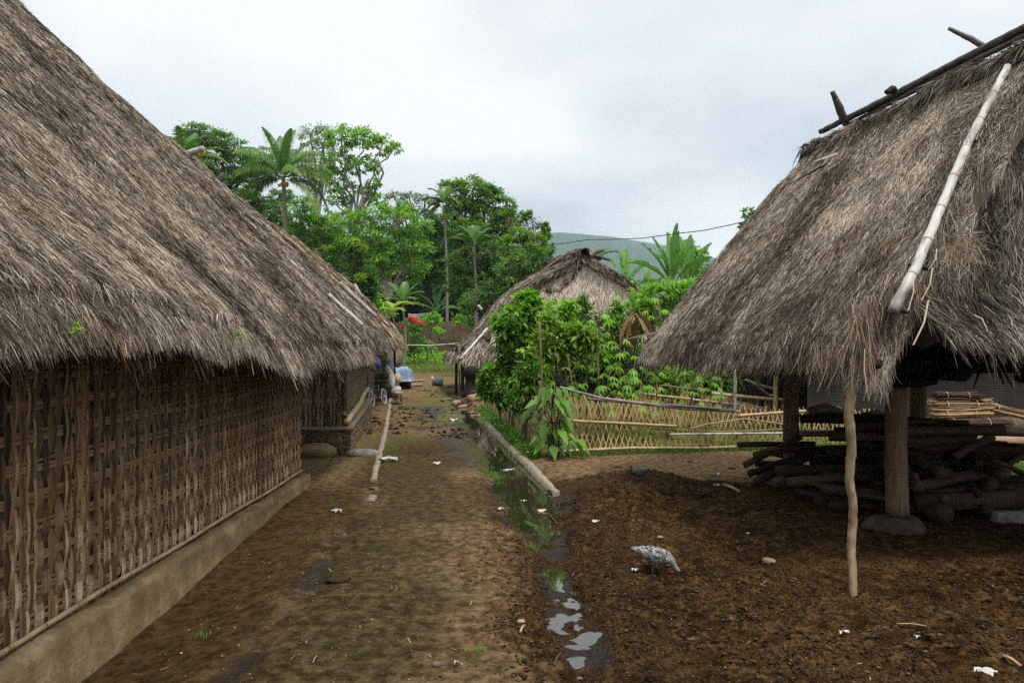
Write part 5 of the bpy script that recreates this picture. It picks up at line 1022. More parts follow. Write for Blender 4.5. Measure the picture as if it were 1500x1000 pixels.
# far wall, corrugated sheet, rail
b = MB(); xs2 = np.linspace(-16, 3, 80); Gw = np.zeros((80, 14, 3))
for i, x in enumerate(xs2):
    top = 3.35 + .35 * (fbm(np.array([x * .6]), np.array([0.]), 3, 5)[0] - .5)
    for j, t in enumerate(np.linspace(0, 1, 14)): Gw[i, j] = (x, 60.5 + .35 * (fbm(np.array([x * 1.2]), np.array([t * 3.]), 3, 7)[0] - .5) + .3 * t, .3 + (top - .3) * t)
b.grid(Gw); Gk_ = Gw.copy(); Gk_[:, :, 1] += .9; b.grid(Gk_[::-1]); b.grid(np.stack([Gw[:, -1], Gk_[:, -1]], 1)); M['earth_wall'] = m_plain('brown_earth_bank', (.04, .026, .014), (.13, .085, .045), 1.6, .95, 1.0, bd=.1)
tag(b.build('earth_wall', M['earth_wall']), 'brown overgrown earth wall closing off the far end of the street', 'wall')
b = MB(); Gc = np.zeros((160, 2, 3)); 
for i in range(160):
    x = at(598, 0, 63)[0] + i / 159 * (at(646, 0, 63)[0] - at(598, 0, 63)[0]); Gc[i, 0] = (x, 63 + .03 * np.sin(i * .9), 2.6); Gc[i, 1] = (x, 63 + .03 * np.sin(i * .9), at(0, 459 + .6 * np.sin(i * .05), 63)[2])
b.grid(Gc); Gc2 = Gc + [0, .02, 0]; b.grid(Gc2[::-1]); tag(b.build('corrugated_sheet', M['corrugated']), 'pale grey corrugated metal sheet fence above the earth wall', 'fence')
RF = thing('bamboo_rail', (at(630, 0, 50)[0], 50, .3), 'pale bamboo rail on a thin post spanning the far end of the street', 'rail')
pole([at(592, 505, 50), at(630, 506, 50), at(668, 503, 50.5), at(760, 500, 51)], .035, 'rail', M['bamboo_grey'], RF, 1.0); p = at(593, 505, 50); pole([(p[0], 50, .2), p], .04, 'post', M['bamboo_tan'], RF, .9); p = at(740, 502, 50.9); pole([(p[0], 50.9, .2), p], .04, 'post', M['bamboo_tan'], RF, .9)

# --- right of the gabled barn
def bl(*a): return a
banana('tall banana plant with a fan of long torn leaves, right of the gabled barn', 985, (984, 418), 27, [(-1.3, 1.15, 1.9, .42, .5, .35), (-1.0, 1.3, 2.0, .42, .35, .5), (-.2, 1.45, 2.0, .4, .2, .8), (.8, 1.45, 2.3, .40, .1, .35), (1.3, 1.2, 1.9, .45, .4, .3), (1.5, .9, 1.8, .45, .7, .3), (-1.5, .8, 1.9, .45, .9, .4), (2.8, 1.2, 1.6, .4, .7, .5), (-1.7, .3, 1.4, .4, .9, .35)], 61)
banana('second banana plant close behind the tall one, nearest the right roof', 1010, (1008, 420), 28, [(1.2, 1.2, 2.0, .42, .5, .4), (1.5, .8, 1.9, .42, .8, .3), (-.5, 1.4, 2.0, .4, .2, .5), (.4, 1.4, 2.1, .4, .3, .4), (-1.4, 1.0, 1.8, .4, .6, .35), (2.4, 1.1, 1.5, .4, .8, .5)], 62)
banana('banana plant with pale upright leaves just right of the barn ridge', 915, (916, 425), 30, [(-1.3, 1.2, 1.6, .4, .3, .9), (-.6, 1.4, 1.7, .35, .2, .6), (.3, 1.45, 1.7, .4, .1, .95), (1.4, 1.1, 1.4, .4, .6, .5), (-1.5, .8, 1.5, .4, .8, .6), (1.5, .5, 1.4, .4, .9, .5)], 63)
banana('smaller banana plant between the two taller ones with drooping leaves', 948, (948, 440), 29, [(-1.4, 1.1, 1.4, .38, .6, .5), (1.4, 1.1, 1.4, .38, .6, .4), (.2, 1.4, 1.4, .35, .3, .7), (-1.5, .4, 1.4, .4, 1.0, .45), (1.5, .5, 1.2, .4, 1.0, .5)], 64)
banana('banana plant with wide light leaves in front of the far trees, left of centre', 640, (640, 455), 63, [(-1.4, .9, 2.7, .6, .8, .7), (1.4, 1.0, 2.7, .6, .7, .7), (-.8, 1.3, 2.7, .6, .4, .6), (.8, 1.3, 2.5, .6, .4, .6), (-1.6, .4, 2.9, .6, .6, .85), (1.5, .3, 2.4, .6, .9, .6)], 65)
palm('feather_palm', 'small feathery palm peeping over the right shoulder of the gabled barn', 880, (876, 385), 33, [(-1.4, .9, 1.1, 1.2, .35), (1.4, .8, 1.2, 1.2, .35), (0, 1.2, 1.0, .8, .35), (1.0, 1.1, 1.1, 1.0, .3), (-.9, 1.1, 1.1, 1.0, .35)], .07, 25, ll=.35, lw=.04)
tree('round_leaf_tree', 'round leafed green tree behind the banana plants beside the right roof', 'tree', 1020, 31, [(1012, 368, 14), (1024, 376, 12), (1000, 362, 10), (1022, 398, 16), (1000, 395, 16), (990, 375, 10)], .19, .9, 'leaf_bright', 'bark_pale', .12, 41, shade=.3)
tree('leafy_tree', 'dark leafed treetop showing above the right roof', 'tree', 1100, 26, [(1096, 312, 7), (1102, 320, 9), (1090, 332, 5), (1112, 318, 6)], .16, 1.0, 'leaf_dark', 'bark_dark', .08, 42, shade=.8, gap=.5)
for (lb_, bs, Z, lo, lf, shd, sd) in (('bright bushy greens below the banana plants at the garden back', 960, 23, [(940, 440, 20), (965, 430, 20), (985, 425, 20), (950, 460, 22), (1005, 425, 18)], 'leaf_bright', .35, 43), ('dense bush behind the right roof eave beyond the banana plants', 1010, 24, [(1010, 440, 24), (1035, 420, 18), (990, 450, 24), (1030, 460, 26)], 'leaf_mid', .5, 44)):
    tree('bush', lb_, 'bush', bs, Z, lo, .17, 1.2, lf, 'bark_dark', .05, sd, shade=shd, twigs=False)

# --- the garden
def shrub(name, lb_, bs, Z, lo, sz, lf, shd, sd, dens=1.2, **k):
    rj = np.random.default_rng(sd); lo = [(a, b_, r) for a, b_, r in lo] + [(a + rj.normal(0, r * .7), b_ + rj.normal(-r * .2, r * .7), r * rj.uniform(.45, .8)) for a, b_, r in lo]
    k.setdefault('clump', .62); k.setdefault('sq', .9); k.setdefault('gap', .45); k.setdefault('flat', 1.0)
    return tree(name, lb_, 'plant', bs, Z, lo, sz * 1.1, dens, lf, 'bark_dark', .022, sd, shade=shd, twigs=True, **k)
shrub('climbing_vine', 'tall bright leafed climber mound on stakes at the street corner of the garden', 770, 13.2, [(775, 452, 18), (755, 465, 18), (790, 462, 16), (765, 485, 20), (742, 482, 14), (792, 485, 14), (775, 440, 8), (735, 470, 9)], .135, 'leaf_bright', .30, 51)
shrub('climbing_vine', 'dark column of small leaved vine hanging down left of the tall climber mound', 750, 14.2, [(748, 495, 16), (745, 520, 15), (748, 545, 15), (752, 568, 15), (760, 520, 14)], .075, 'leaf_dark', .45, 52)
shrub('climbing_vine', 'vine thicket spilling over the slat fence toward the ditch', 735, 15.5, [(735, 545, 14), (722, 558, 15), (716, 572, 13), (735, 570, 14), (742, 584, 10), (710, 568, 9)], .11, 'leaf_mid', .4, 53)
shrub('climbing_vine', 'mixed green vine sheet over the slat fence near its front corner', 768, 12.3, [(770, 555, 15), (760, 575, 13), (785, 565, 12), (790, 545, 13), (775, 530, 14), (752, 592, 9), (796, 588, 8)], .10, 'leaf_mid', .5, 54)
shrub('grape_vine', 'pale lobed vine leaves trailing over stakes, yellowing in the middle of the garden', 815, 12.6, [(795, 500, 13), (812, 502, 14), (838, 495, 13), (855, 500, 10), (826, 512, 12), (802, 522, 10), (850, 515, 8)], .13, 'leaf_yellow', .35, 55, dens=.6)
shrub('climbing_vine', 'dark rounded hump of climber below the pale gable', 858, 14.5, [(858, 460, 16), (845, 475, 14), (872, 475, 14), (858, 490, 16), (850, 448, 8), (870, 500, 14)], .08, 'leaf_dark', .65, 56)
shrub('bean_plant', 'light green leafy plant between the climber mounds under the pale gable', 818, 13.6, [(818, 455, 14), (812, 470, 13), (828, 475, 13), (832, 455, 10), (805, 460, 10)], .09, 'leaf_bright', .5, 57, dens=.9)
shrub('bush', 'bushy greens filling the back of the garden toward the right roof', 920, 14.8, [(900, 470, 14), (918, 460, 14), (905, 495, 18), (930, 490, 16), (890, 515, 18), (950, 470, 14), (945, 452, 12)], .09, 'leaf_mid', .55, 58)
shrub('bush', 'shadowy undergrowth bush in the middle of the garden', 880, 15.6, [(840, 525, 20), (870, 535, 22), (900, 540, 22), (930, 530, 22), (850, 555, 20), (890, 565, 20), (925, 560, 20), (820, 545, 18), (800, 560, 18)], .10, 'leaf_dark', .5, 59)
shrub('bush', 'green undergrowth bush under the eave of the rice barn behind the rail fence', 1000, 16.8, [(960, 545, 20), (985, 552, 20), (1010, 550, 20), (1035, 555, 18), (1060, 560, 16), (975, 575, 16), (945, 570, 18), (1085, 555, 14), (1100, 545, 10), (1130, 550, 10)], .11, 'leaf_mid', .4, 60)
# cassava-like plants: stalk with fingered leaves on long stems
def cassava(lb_, base, top, Z, seed, nlf=16, sh=.4, leaf='leaf_bright', low=.35, size=.17, sway=.05):
    rg = np.random.default_rng(seed); B0 = at(base, 500, Z); B0[2] = gz(B0[0], Z) - .03; tp = at(top[0], top[1], Z); T = thing('cassava_plant', B0, lb_, 'plant')
    pts = resample([B0, (B0 + tp) / 2 + rg.normal(0, sway, 3) * [1, 1, 0], tp], 14); b = MB(); b.tube(pts, np.linspace(.016, .008, 14), 6, .6, .1); b2 = MB()
    for k in range(nlf):
        t = low + (1 - low) * (k / nlf) ** .8; p = np.array([np.interp(t * 13, np.arange(14), pts[:, i]) for i in range(3)]); a = k * 2.4 + rg.normal(0, .3); el = rg.uniform(-.1, .8)
        q = p + np.array([sin(a) * cos(el), cos(a) * cos(el), sin(el)]) * rg.uniform(.12, .26); b.tube([p, (p + q) / 2 + [0, 0, .02], q], .004, 4, .8, cap=False)
        o = nrm(q - p); m = 6; an = np.linspace(-1.5, 1.5, m); up = nrm(np.array([0, 0, 1.]) + o * .2 + rg.normal(0, .2, 3)); sd_ = nrm(np.cross(up, o)); fw = np.cross(sd_, up)
        Dd = fw[None] * np.cos(an)[:, None] + sd_[None] * np.sin(an)[:, None] - [0, 0, .35]
        leaves(b2, np.repeat(q[None], m, 0), Dd, np.repeat(up[None], m, 0), size * (1 - .25 * np.abs(an) / 1.5) * rg.uniform(.8, 1.15), size * .26, sh + rg.normal(0, .12, m), .35)
    b.build('stalk', M['bark_dark'], T); b2.build('leaves', M[leaf], T)
for k, (bs, tx, ty, Z, sd, n_, lb_) in enumerate((
    (832, 828, 528, 12.4, 1, 12, 'young cassava plant with fingered leaves just behind the front fence, left end'), (872, 878, 455, 12.8, 2, 18, 'tall cassava plant with a straight brown stalk rising over the front fence'),
    (905, 898, 490, 13.2, 3, 16, 'slender cassava plant right of the tall brown stalked one'), (850, 852, 515, 13.0, 4, 14, 'cassava plant with broad light leaves near the garden middle'),
    (925, 930, 530, 12.9, 5, 14, 'cassava plant leaning towards the rice barn eave'), (950, 946, 550, 13.3, 6, 12, 'low cassava plant under the far corner of the rice barn eave'),
    (1010, 1015, 545, 14.2, 7, 12, 'shaded cassava plant under the rice barn eave behind the fence'), (889, 893, 545, 12.4, 8, 12, 'short cassava plant close behind the front fence rails'),
    (965, 960, 430, 14.6, 9, 20, 'tall leafy cassava plant at the back right against the roof'), (915, 912, 425, 15.0, 10, 20, 'tall leafy cassava plant at the back beside the pale gable'),
    (1040, 1042, 552, 14.6, 11, 10, 'small shaded cassava plant near the bamboo posts'), (790, 786, 470, 12.9, 12, 16, 'cassava plant growing out of the corner climber mound'))):
    cassava(lb_, bs, (tx, ty), Z, sd, n_)
# broad leafed plant at the fence corner
BP = thing('broadleaf_plant', at(812, 665, 11.35) , 'plant with big drooping heart shaped leaves over the front corner of the garden fence', 'plant')
rg = np.random.default_rng(31); b = MB(); b2 = MB(); b0 = at(812, 664, 11.35)
for k in range(46):
    px, py = rg.normal(813, 15), rg.uniform(562, 652); q = at(px, py, 11.3 + rg.normal(0, .10)); s_ = at(812 + rg.normal(0, 4), min(660, py + 25), 11.38); b.tube(resample([s_, (s_ + q) / 2 + [0, 0, .04], q], 5), .005, 4, .5, cap=False)
    o = nrm(np.array([px - 813 + rg.normal(0, 6), -10, rg.normal(0, 5)])); L = rg.uniform(.16, .30); leaves(b2, [q], [o - [0, 0, .5]], [nrm([o[0] * .4, -.5, .8])], L, L * .55, np.array([rg.normal(.45, .15)]), .5)
b.tube(resample([b0, at(808, 610, 11.4), at(812, 570, 11.4)], 8), .014, 6, .4); b.tube(resample([b0 + [.05, 0, 0], at(820, 620, 11.4), at(826, 585, 11.4)], 8), .012, 6, .4)
b.build('stems', M['bark_dark'], BP); b2.build('leaves', M['leaf_mid'], BP)
# stakes and dry stems
for (x0_, y0_, x1_, y1_, Z, r, lb_) in ((795, 640, 790, 470, 12.0, .022, 'thick brown garden stake at the front corner among the vines'), (842, 600, 831, 520, 12.3, .014, 'thin reddish garden stake carrying the pale grape vine'), (878, 590, 872, 470, 12.5, .016, 'brown upright garden stake behind the front fence'), (822, 565, 846, 532, 12.4, .008, 'slanted grey stick between the stakes'), (760, 600, 765, 500, 13.2, .02, 'brown garden stake inside the vine thicket'), (966, 470, 962, 430, 15, .03, 'short tan stump stake at the back right of the garden'), (1012, 590, 1022, 525, 14.5, .02, 'leaning dead stake under the barn eave'), (905, 590, 909, 480, 13.6, .010, 'thin pale cane standing in the garden')):
    b = MB(); b.tube(resample([at(x0_, y0_, Z), at((x0_ + x1_) / 2 + 1, (y0_ + y1_) / 2, Z), at(x1_, y1_, Z)], 8), r, 6, .5, .2); tag(b.build('garden_stake', M['post_wood'], loc=at(x0_, y0_, Z)), lb_, 'stake')
b = MB(); rg = np.random.default_rng(8); tp = at(932, 455, 14.2)
for k in range(9): bleaf(b, tp + rg.normal(0, .03, 3), rg.uniform(0, 6.28), -.9 - .4 * rg.random(), .75, .16, rg, .5, .4, .5, 12)
tag(b.build('dry_banana_leaves', M['leaf_dry'], loc=tp), 'brown withered hanging banana leaves beside the far corner of the rice barn roof', 'leaves')
# grass and weeds
def tufts(b, xy, h, w, rg, nb=9, sh=.45):
    n = len(xy); z = Gz(xy[:, 0], xy[:, 1]); idx = np.repeat(np.arange(n), nb); m = len(idx); a = rg.random(m) * 6.28; r = rg.random(m) * .6
    hh = (np.broadcast_to(h, (n,))[idx]) * (.5 + rg.random(m)); P = np.column_stack([xy[idx, 0] + rg.normal(0, .015, m), xy[idx, 1] + rg.normal(0, .015, m), z[idx] - .003])
    Dd = np.column_stack([np.sin(a) * r, np.cos(a) * r, np.ones(m)]); S = np.column_stack([np.cos(a + 1), np.sin(a + 1), np.zeros(m)]) * w / 2
    m1 = P + Dd * (hh * .6)[:, None]; m2 = m1 + nrm(Dd * [1.8, 1.8, .6]) * (hh * .5)[:, None]
    v = np.stack([P - S, P + S, m1 - S * .7, m1 + S * .7, m2], 1).reshape(-1, 3); i = np.arange(m)[:, None] * 5; s_ = np.clip(rg.normal(sh, .2, m), 0, 1)
    b.add(v, i + [0, 1, 3, 2], i + [2, 3, 4], np.concatenate([s_, s_]))
b = MB(); rg = np.random.default_rng(17)
t = rg.random(1500)[:620]; xy = F0[None, :2] + (F1 - F0)[None, :2] * t[:, None] + np.column_stack([rg.normal(0, .05, 620), -np.abs(rg.normal(.02, .10, 620))]); tufts(b, xy, .07, .008, rg, 7)
t = rg.random(2600) ** 1.2; xy = F0[None, :2] + (S1 - F0)[None, :2] * t[:, None] + np.column_stack([-np.abs(rg.normal(0, .11, 2600)) - .02, rg.normal(-.05, .1, 2600)]); tufts(b, xy, .09, .010, rg, 7, .5)
n = 900; xy = np.column_stack([rg.uniform(.5, 6, n), rg.uniform(12.3, 16, n)]); tufts(b, xy, .08, .010, rg, 6, .2)
n = 160; xy = np.column_stack([np.interp(rg.uniform(10.0, 10.6, n), DRX, DRC) + rg.normal(-.12, .2, n), rg.uniform(10.0, 10.5, n)]); tufts(b, xy, .05, .007, rg, 6, .7)
n = 90; yq = rg.uniform(10.5, 17, n); xy = np.column_stack([np.interp(yq, DRX, DRC) - .3 + rg.normal(0, .12, n), yq]); tufts(b, xy, .05, .008, rg, 6, .6)
n = 1500; xy = np.column_stack([rg.normal(7.0, .7, n), rg.normal(10.3, .22, n)]); tufts(b, xy, .05, .009, rg, 6, .6)
for (px, py, n_, s_) in ((778, 797, 18, .04), (705, 700, 4, .04), (597, 647, 40, .12), (602, 600, 60, .25), (655, 590, 60, .3), (668, 582, 70, .3), (455, 783, 5, .05), (300, 907, 5, .03), (700, 950, 5, .03), (585, 860, 4, .04), (690, 570, 60, .4)):
    c = gnd(px, py); xy = np.column_stack([rg.normal(c[0], s_, n_), rg.normal(c[1], s_, n_)]); tufts(b, xy, .035, .006, rg, 5, .75)
n = 9000; yq = 40 + 18 * rg.random(n) ** .8; xy = np.column_stack([rg.uniform(-12, 8, n), yq]); tufts(b, xy, .10, .03, rg, 4, .7)
tag(b.build('grass', M['grassm'], loc=(0, 12, 0)), kind='stuff')
n = 2600; b = MB(); t = rg.random(n); P = F0 + (S1 - F0) * t[:, None] + np.column_stack([-np.abs(rg.normal(0, .12, n)) - .03, rg.normal(-.05, .12, n), .0 * t]); P[:, 2] = Gz(P[:, 0], P[:, 1]) + rg.random(n) * .13
leaves(b, P, rg.normal(0, 1, (n, 3)) + [0, 0, .5], rg.normal(0, .4, (n, 3)) + [0, 0, 1], .055, .032, rg.normal(.5, .2, n))
n = 2000; P = np.column_stack([rg.uniform(.5, 6, n), rg.uniform(12.2, 16, n), np.zeros(n)]); P[:, 2] = rg.random(n) ** 2 * .4 * fbm(P[:, 0] * 1.5, P[:, 1] * 1.5, 2, 1)
leaves(b, P, rg.normal(0, 1, (n, 3)) + [0, 0, .5], rg.normal(0, .4, (n, 3)) + [0, 0, 1], .08, .045, rg.normal(.4, .2, n))
tag(b.build('weeds', M['leaf_mid'], loc=(0, 12, 0)), kind='stuff')
# weeds in the thatch
for (px, py, Z, lb_) in ((112, 482, 3.35, 'tiny bright weed sprouting from the left eave near the camera'), (348, 492, 5.25, 'small dark weed sprouting from the left eave further along')):
    b = MB(); p = at(px, py, Z); n = 26; rg = np.random.default_rng(int(px)); leaves(b, p + rg.normal(0, .012, (n, 3)), rg.normal(0, 1, (n, 3)) + [.5, -.5, .5], rg.normal(0, .5, (n, 3)) + [.5, 0, 1], .022, .012, rg.normal(.5, .2, n)); tag(b.build('weed', M['leaf_bright'] if px < 200 else M['leaf_mid']), lb_, 'plant')
n = NT('earth_crumbs'); c_ = n.ramp(n.attr('shade'), [(0, (.006, .004, .002)), (.5, (.030, .016, .007)), (.93, (.075, .040, .015)), (1, (.14, .085, .036))]); n.bump(n.noise(n.pos(), 60, 4), .8, .01); M['crumb'] = n.fin(c_, .9, .2)
n = NT('path_pebbles'); c_ = n.ramp(n.attr('shade'), [(0, (.04, .03, .018)), (.6, (.11, .085, .05)), (.93, (.2, .15, .09)), (1, (.42, .36, .27))]); M['pebble'] = n.fin(c_, .9, .2)
# ------------------------------------------------------------------ chickens
def fowl(base, s, az, label, mat_body, mat_leg, seed, speck, head_down=True):
    """body one continuous skin from tail to beak root; legs, comb, beak and tail feathers are parts"""
    rg = np.random.default_rng(seed); T = thing('chicken', base, label, 'chicken'); B = np.asarray(base, float)
    h = np.array([cos(az), sin(az), 0.]); sd = np.array([-h[1], h[0], 0.]); z = np.array([0, 0, 1.])
    W = lambda f, l, u: B + (h * f + sd * l + z * u) * s
    if head_down: path = [(-.62, .74), (-.50, .72), (-.34, .68), (-.12, .63), (.12, .59), (.30, .54), (.42, .46), (.50, .36), (.55, .27), (.60, .21), (.66, .185), (.70, .175)]; rad = [.02, .07, .15, .225, .24, .20, .14, .095, .075, .075, .055, .02]
    else: path = [(-.6, .80), (-.48, .72), (-.32, .66), (-.1, .60), (.12, .60), (.28, .66), (.38, .76), (.44, .88), (.48, .98), (.53, 1.04), (.60, 1.04), (.65, 1.02)]; rad = [.02, .07, .15, .22, .23, .19, .13, .085, .07, .075, .055, .02]
    n = 30; pr = resample([(a, b_, r) for (a, b_), r in zip(path, rad)], n); b = MB()
    pts = np.array([W(a, 0, u) for a, u, r in pr]); b.tube(pts, pr[:, 2] * s, 14, .4, .06, flat=1.0)
    # feathers overlapping on the body
    F_ = []; D_ = []; N_ = []; S_ = []
    for _ in range(900):
        t = rg.uniform(1, n - 8); i = int(t); c = pts[i]; r = pr[i, 2] * s; ax = nrm(pts[i - 1] - pts[i]); th = rg.random() * 2 * pi; up = nrm(np.cross(sd, ax)); o = sd * cos(th) + up * sin(th)
        F_.append(c + o * r * .98); D_.append(ax + o * .16); N_.append(o); S_.append(rg.normal(.5, .28))
    leaves(b, np.array(F_), np.array(D_), np.array(N_), .13 * s, .075 * s, np.array(S_), .02)
    b.build('body', mat_body, T)
    for sg in (-1, 1):                        # folded wings
        b = MB(); P = np.zeros((16, 8, 3))
        for i, t in enumerate(np.linspace(0, 1, 16)):
            for j, q in enumerate(np.linspace(-1, 1, 8)): P[i, j] = W(.28 - .72 * t, sg * (.225 * (1 - t * .62) + .015 * (1 - q * q)), .63 + .06 * t + q * .12 * sin(pi * min(1, t * .8 + .18)) + .03)
        b.grid(P, .5); F_ = P[2:-2:1, 1:-1].reshape(-1, 3); leaves(b, F_, np.repeat((-h + [0, 0, .05])[None], len(F_), 0), np.repeat((sd * sg)[None], len(F_), 0), .16 * s, .05 * s, rg.normal(.5, .3, len(F_)), .02); b.build('wing', mat_body, T)
    b = MB(); m = 16; aa = rg.normal(0, .22, m); leaves(b, np.array([W(-.5, rg.normal(0, .03), .71) for _ in range(m)]), [-h + z * (.25 + a) + sd * rg.normal(0, .15) for a in aa], np.repeat(sd[None], m, 0), .30 * s, .08 * s, rg.normal(.45, .25, m), .05); b.build('tail', mat_body, T)
    hd = W(.60, 0, .21) if head_down else W(.53, 0, 1.05)
    b = MB(); dn = nrm(h * .5 - z * .8) if head_down else h; b.tube([hd + dn * .05 * s, hd + dn * .16 * s], [.028 * s, .004 * s], 6, .8); b.build('beak', mat_leg, T)
    b = MB(); up = h * .5 + z * .6 if head_down else z; b.tube(resample([hd - dn * .03 * s + up * .07 * s, hd + up * .10 * s, hd + dn * .05 * s + up * .06 * s], 6), .018 * s, 6, .5); b.build('comb', M['petal'], T)
    for sg in (-1, 1):
        fwd = .10 * sg; b = MB(); b.tube(resample([W(.02, sg * .10, .48), W(.0 + fwd, sg * .10, .24), W(-.03 + fwd, sg * .10, .02)], 8), [.06 * s] + [.035 * s] + [.018 * s] * 6, 7, .5)
        for a in (-.5, 0, .5, pi): d_ = h * cos(a) + sd * sin(a); p0 = W(-.03 + fwd, sg * .10, .015); b.tube([p0, p0 + d_ * .13 * s], [.013 * s, .006 * s], 5, .5)
        b.build('leg', mat_leg, T)
    return T
M['hen'] = m_leaf('speckled_feathers', (.015, .015, .015), (.20, .195, .19), (.62, .61, .58), .6, .0)
M['chick'] = m_leaf('dark_feathers', (.008, .008, .009), (.035, .036, .04), (.13, .135, .14), .5, .0)
M['shank'] = m_plain('grey_shank', (.07, .06, .045), (.13, .11, .08), 60)
fowl(on(962, 842), .25, R(-14), 'grey and white speckled hen pecking the mud with her head down', M['hen'], M['shank'], 1, 1)
fowl(on(935, 706), .185, R(188), 'small dark slate chicken walking left at the far edge of the dug mud', M['chick'], M['shank'], 2, 0, head_down=False)

# ------------------------------------------------------------------ stones, litter, clods
def rock(c, d, label, mat, seed, name='stone', cat='stone', rot=0):
    rg = np.random.default_rng(seed); n, m = 14, 9; b = MB(); P = np.zeros((n, m, 3))
    for i in range(n):
        for j in range(m):
            th, ph = 2 * pi * i / n, pi * (j / (m - 1) - .5); v = np.array([cos(th) * cos(ph), sin(th) * cos(ph), sin(ph)]); v = np.sign(v) * np.abs(v) ** .8
            k = 1 + .35 * (fbm(np.array([v[0] * 1.7 + seed]), np.array([v[1] * 1.7 + v[2]]), 3, seed)[0] - .5); v = v * k
            x, y = v[0] * d[0] / 2, v[1] * d[1] / 2; P[i, j] = np.asarray(c) + [x * cos(rot) - y * sin(rot), x * sin(rot) + y * cos(rot), v[2] * d[2] / 2 + d[2] * .25]
    b.grid(P, .5, None, True); return tag(b.build(name, M[mat] if isinstance(mat, str) else mat), label, cat)
M['pale_stone'] = m_plain('tan_flake_stone', (.22, .15, .09), (.38, .28, .18), 14, .8, .4)
rock(on(1127, 824), (.105, .06, .05), 'flat tan triangular stone on the dark mud left of the prop pole', 'pale_stone', 3, rot=-.6)
rock(on(763, 912), (.05, .035, .03), 'small tan angular pebble just left of the puddles', 'pale_stone', 4)
rock(on(640, 975), (.05, .04, .03), 'reddish half buried stone near the bottom edge of the street', 'stone', 5)
rock(on(463, 668), (.62, .4, .26), 'rounded yellowish clay lump at the foot of the stone plinth', M['plaster'], 6, 'clay_lump', 'mound')
rock(on(533, 668), (.52, .17, .15), 'long grey rounded stone lying between plinth corner and kerb', 'stone_grey', 8, rot=.05)
for k, (px, py, s_, lb) in enumerate(((905, 684, .10, 'dark dung clod at the edge of the bright dirt strip'), (1072, 686, .10, 'dark clod at the right part of the bright dirt strip'), (495, 850, .16, 'dark dung patch lying on the left wheel rut'), (912, 770, .08, 'mud lump between the puddle and the hen'), (1010, 676, .08, 'dark lump on the bright dirt in front of the lattice fence'))):
    rock(on(px, py), (s_ * 1.1, s_ * .8, s_ * .22), lb, M['crumb'], 20 + k, 'mud_lump', 'mud')
rock(on(967, 787), (.05, .04, .02), 'bright reddish crumb beside the hen', 'pale_stone', 40)
def scrap(px, py, L, W_, label, mat='white', seed=0, name='plastic_scrap', cat='scrap', n=6, h=.02):
    rg = np.random.default_rng(seed + 300); c = on(px, py, .012); a = rg.uniform(-.4, .4); P = np.zeros((n, n, 3))
    for i, u in enumerate(np.linspace(-.5, .5, n)):
        for j, v in enumerate(np.linspace(-.5, .5, n)): P[i, j] = c + [u * L * cos(a) - v * W_ * sin(a) + rg.normal(0, L * .05), u * L * sin(a) + v * W_ * cos(a) + rg.normal(0, W_ * .05), rg.random() * h]
    b = MB(); b.grid(P); b.grid(P[::-1] - [0, 0, .002]); return tag(b.build(name, M[mat] if isinstance(mat, str) else mat), label, cat)
SC_ = [(930, 838, .05, .035, 'small white plastic scrap on the mud left of the hen'), (1048, 697, .11, .05, 'pale plastic shred at the far right of the dug mud'), (1050, 713, .07, .04, 'white bottle cap shaped scrap beside the short stick'), (783, 700, .10, .05, 'x'),
 (664, 617, .20, .14, 'white plastic bag scrap lying on the far muddy patch'), (733, 748, .06, .03, 'small white paper scrap on the mud left of the pool'), (772, 729, .13, .08, 'crumpled white plastic caught at the near edge of the pool'), (768, 737, .08, .04, 'second crumpled white scrap just below the first at the pool edge'), (794, 751, .09, .04, 'reddish plastic shred in the wet mud below the pool'),
 (873, 767, .07, .05, 'small white scrap on the mud right of the wet channel'), (492, 752, .12, .03, 'thin pale paper strip left of the broken kerb'), (1445, 992, .10, .05, 'white plastic scrap at the bottom right corner'), (1345, 937, .03, .02, 'white crumb on the mud near the bottom right'), (1237, 931, .05, .02, 'grey white flake below the prop pole'), (1095, 785, .05, .015, 'thin white shred on the dark mud'), (670, 975, .03, .015, 'tiny pale flake near the bottom centre'),
 (640, 681, .10, .03, 'pale flat scrap on the step of the street'), (568, 676, .24, .05, 'pale scrap by the head of the kerb strip'), (745, 693, .2, .06, 'pale flat stone slab at the upper end of the pool')]
for k, (px, py, L, W_, lb) in enumerate(SC_):
    if lb == 'x': continue
    scrap(px, py, L, W_, lb, 'board' if 'reddish' in lb else 'white', k, h=.012 + L * .25)
def twig(p, q, r, label, mat='stick', name='twig', cat='stick'):
    b = MB(); b.tube(resample([p, (np.asarray(p) + q) / 2 + [0, 0, .01], q], 6), r, 6, .7, .2); return tag(b.build(name, M[mat]), label, cat)
twig(on(1060, 712, .02), on(1083, 722, .02), .016, 'short thick tan stick on the far side of the dug mud')
twig(on(1313, 918, .02), on(1357, 919, .01), .004, 'long thin straw lying on the mud right of the prop pole')
twig(on(762, 930, .02), on(768, 920, .02), .008, 'short reddish stick beside the puddles')
twig(on(812, 978, .02), on(822, 960, .02), .006, 'dark thin twig near the bottom of the wet channel', 'firewood')
twig(on(458, 973, .01), on(465, 962, .01), .004, 'small pale curved straw on the street near the bottom')
twig(on(1470, 965, .02), on(1495, 978, .01), .009, 'pale bent stick at the bottom right')
twig(on(800, 752, .02), on(816, 770, .02), .007, 'dark stick crossing the wet mud below the pool', 'firewood')
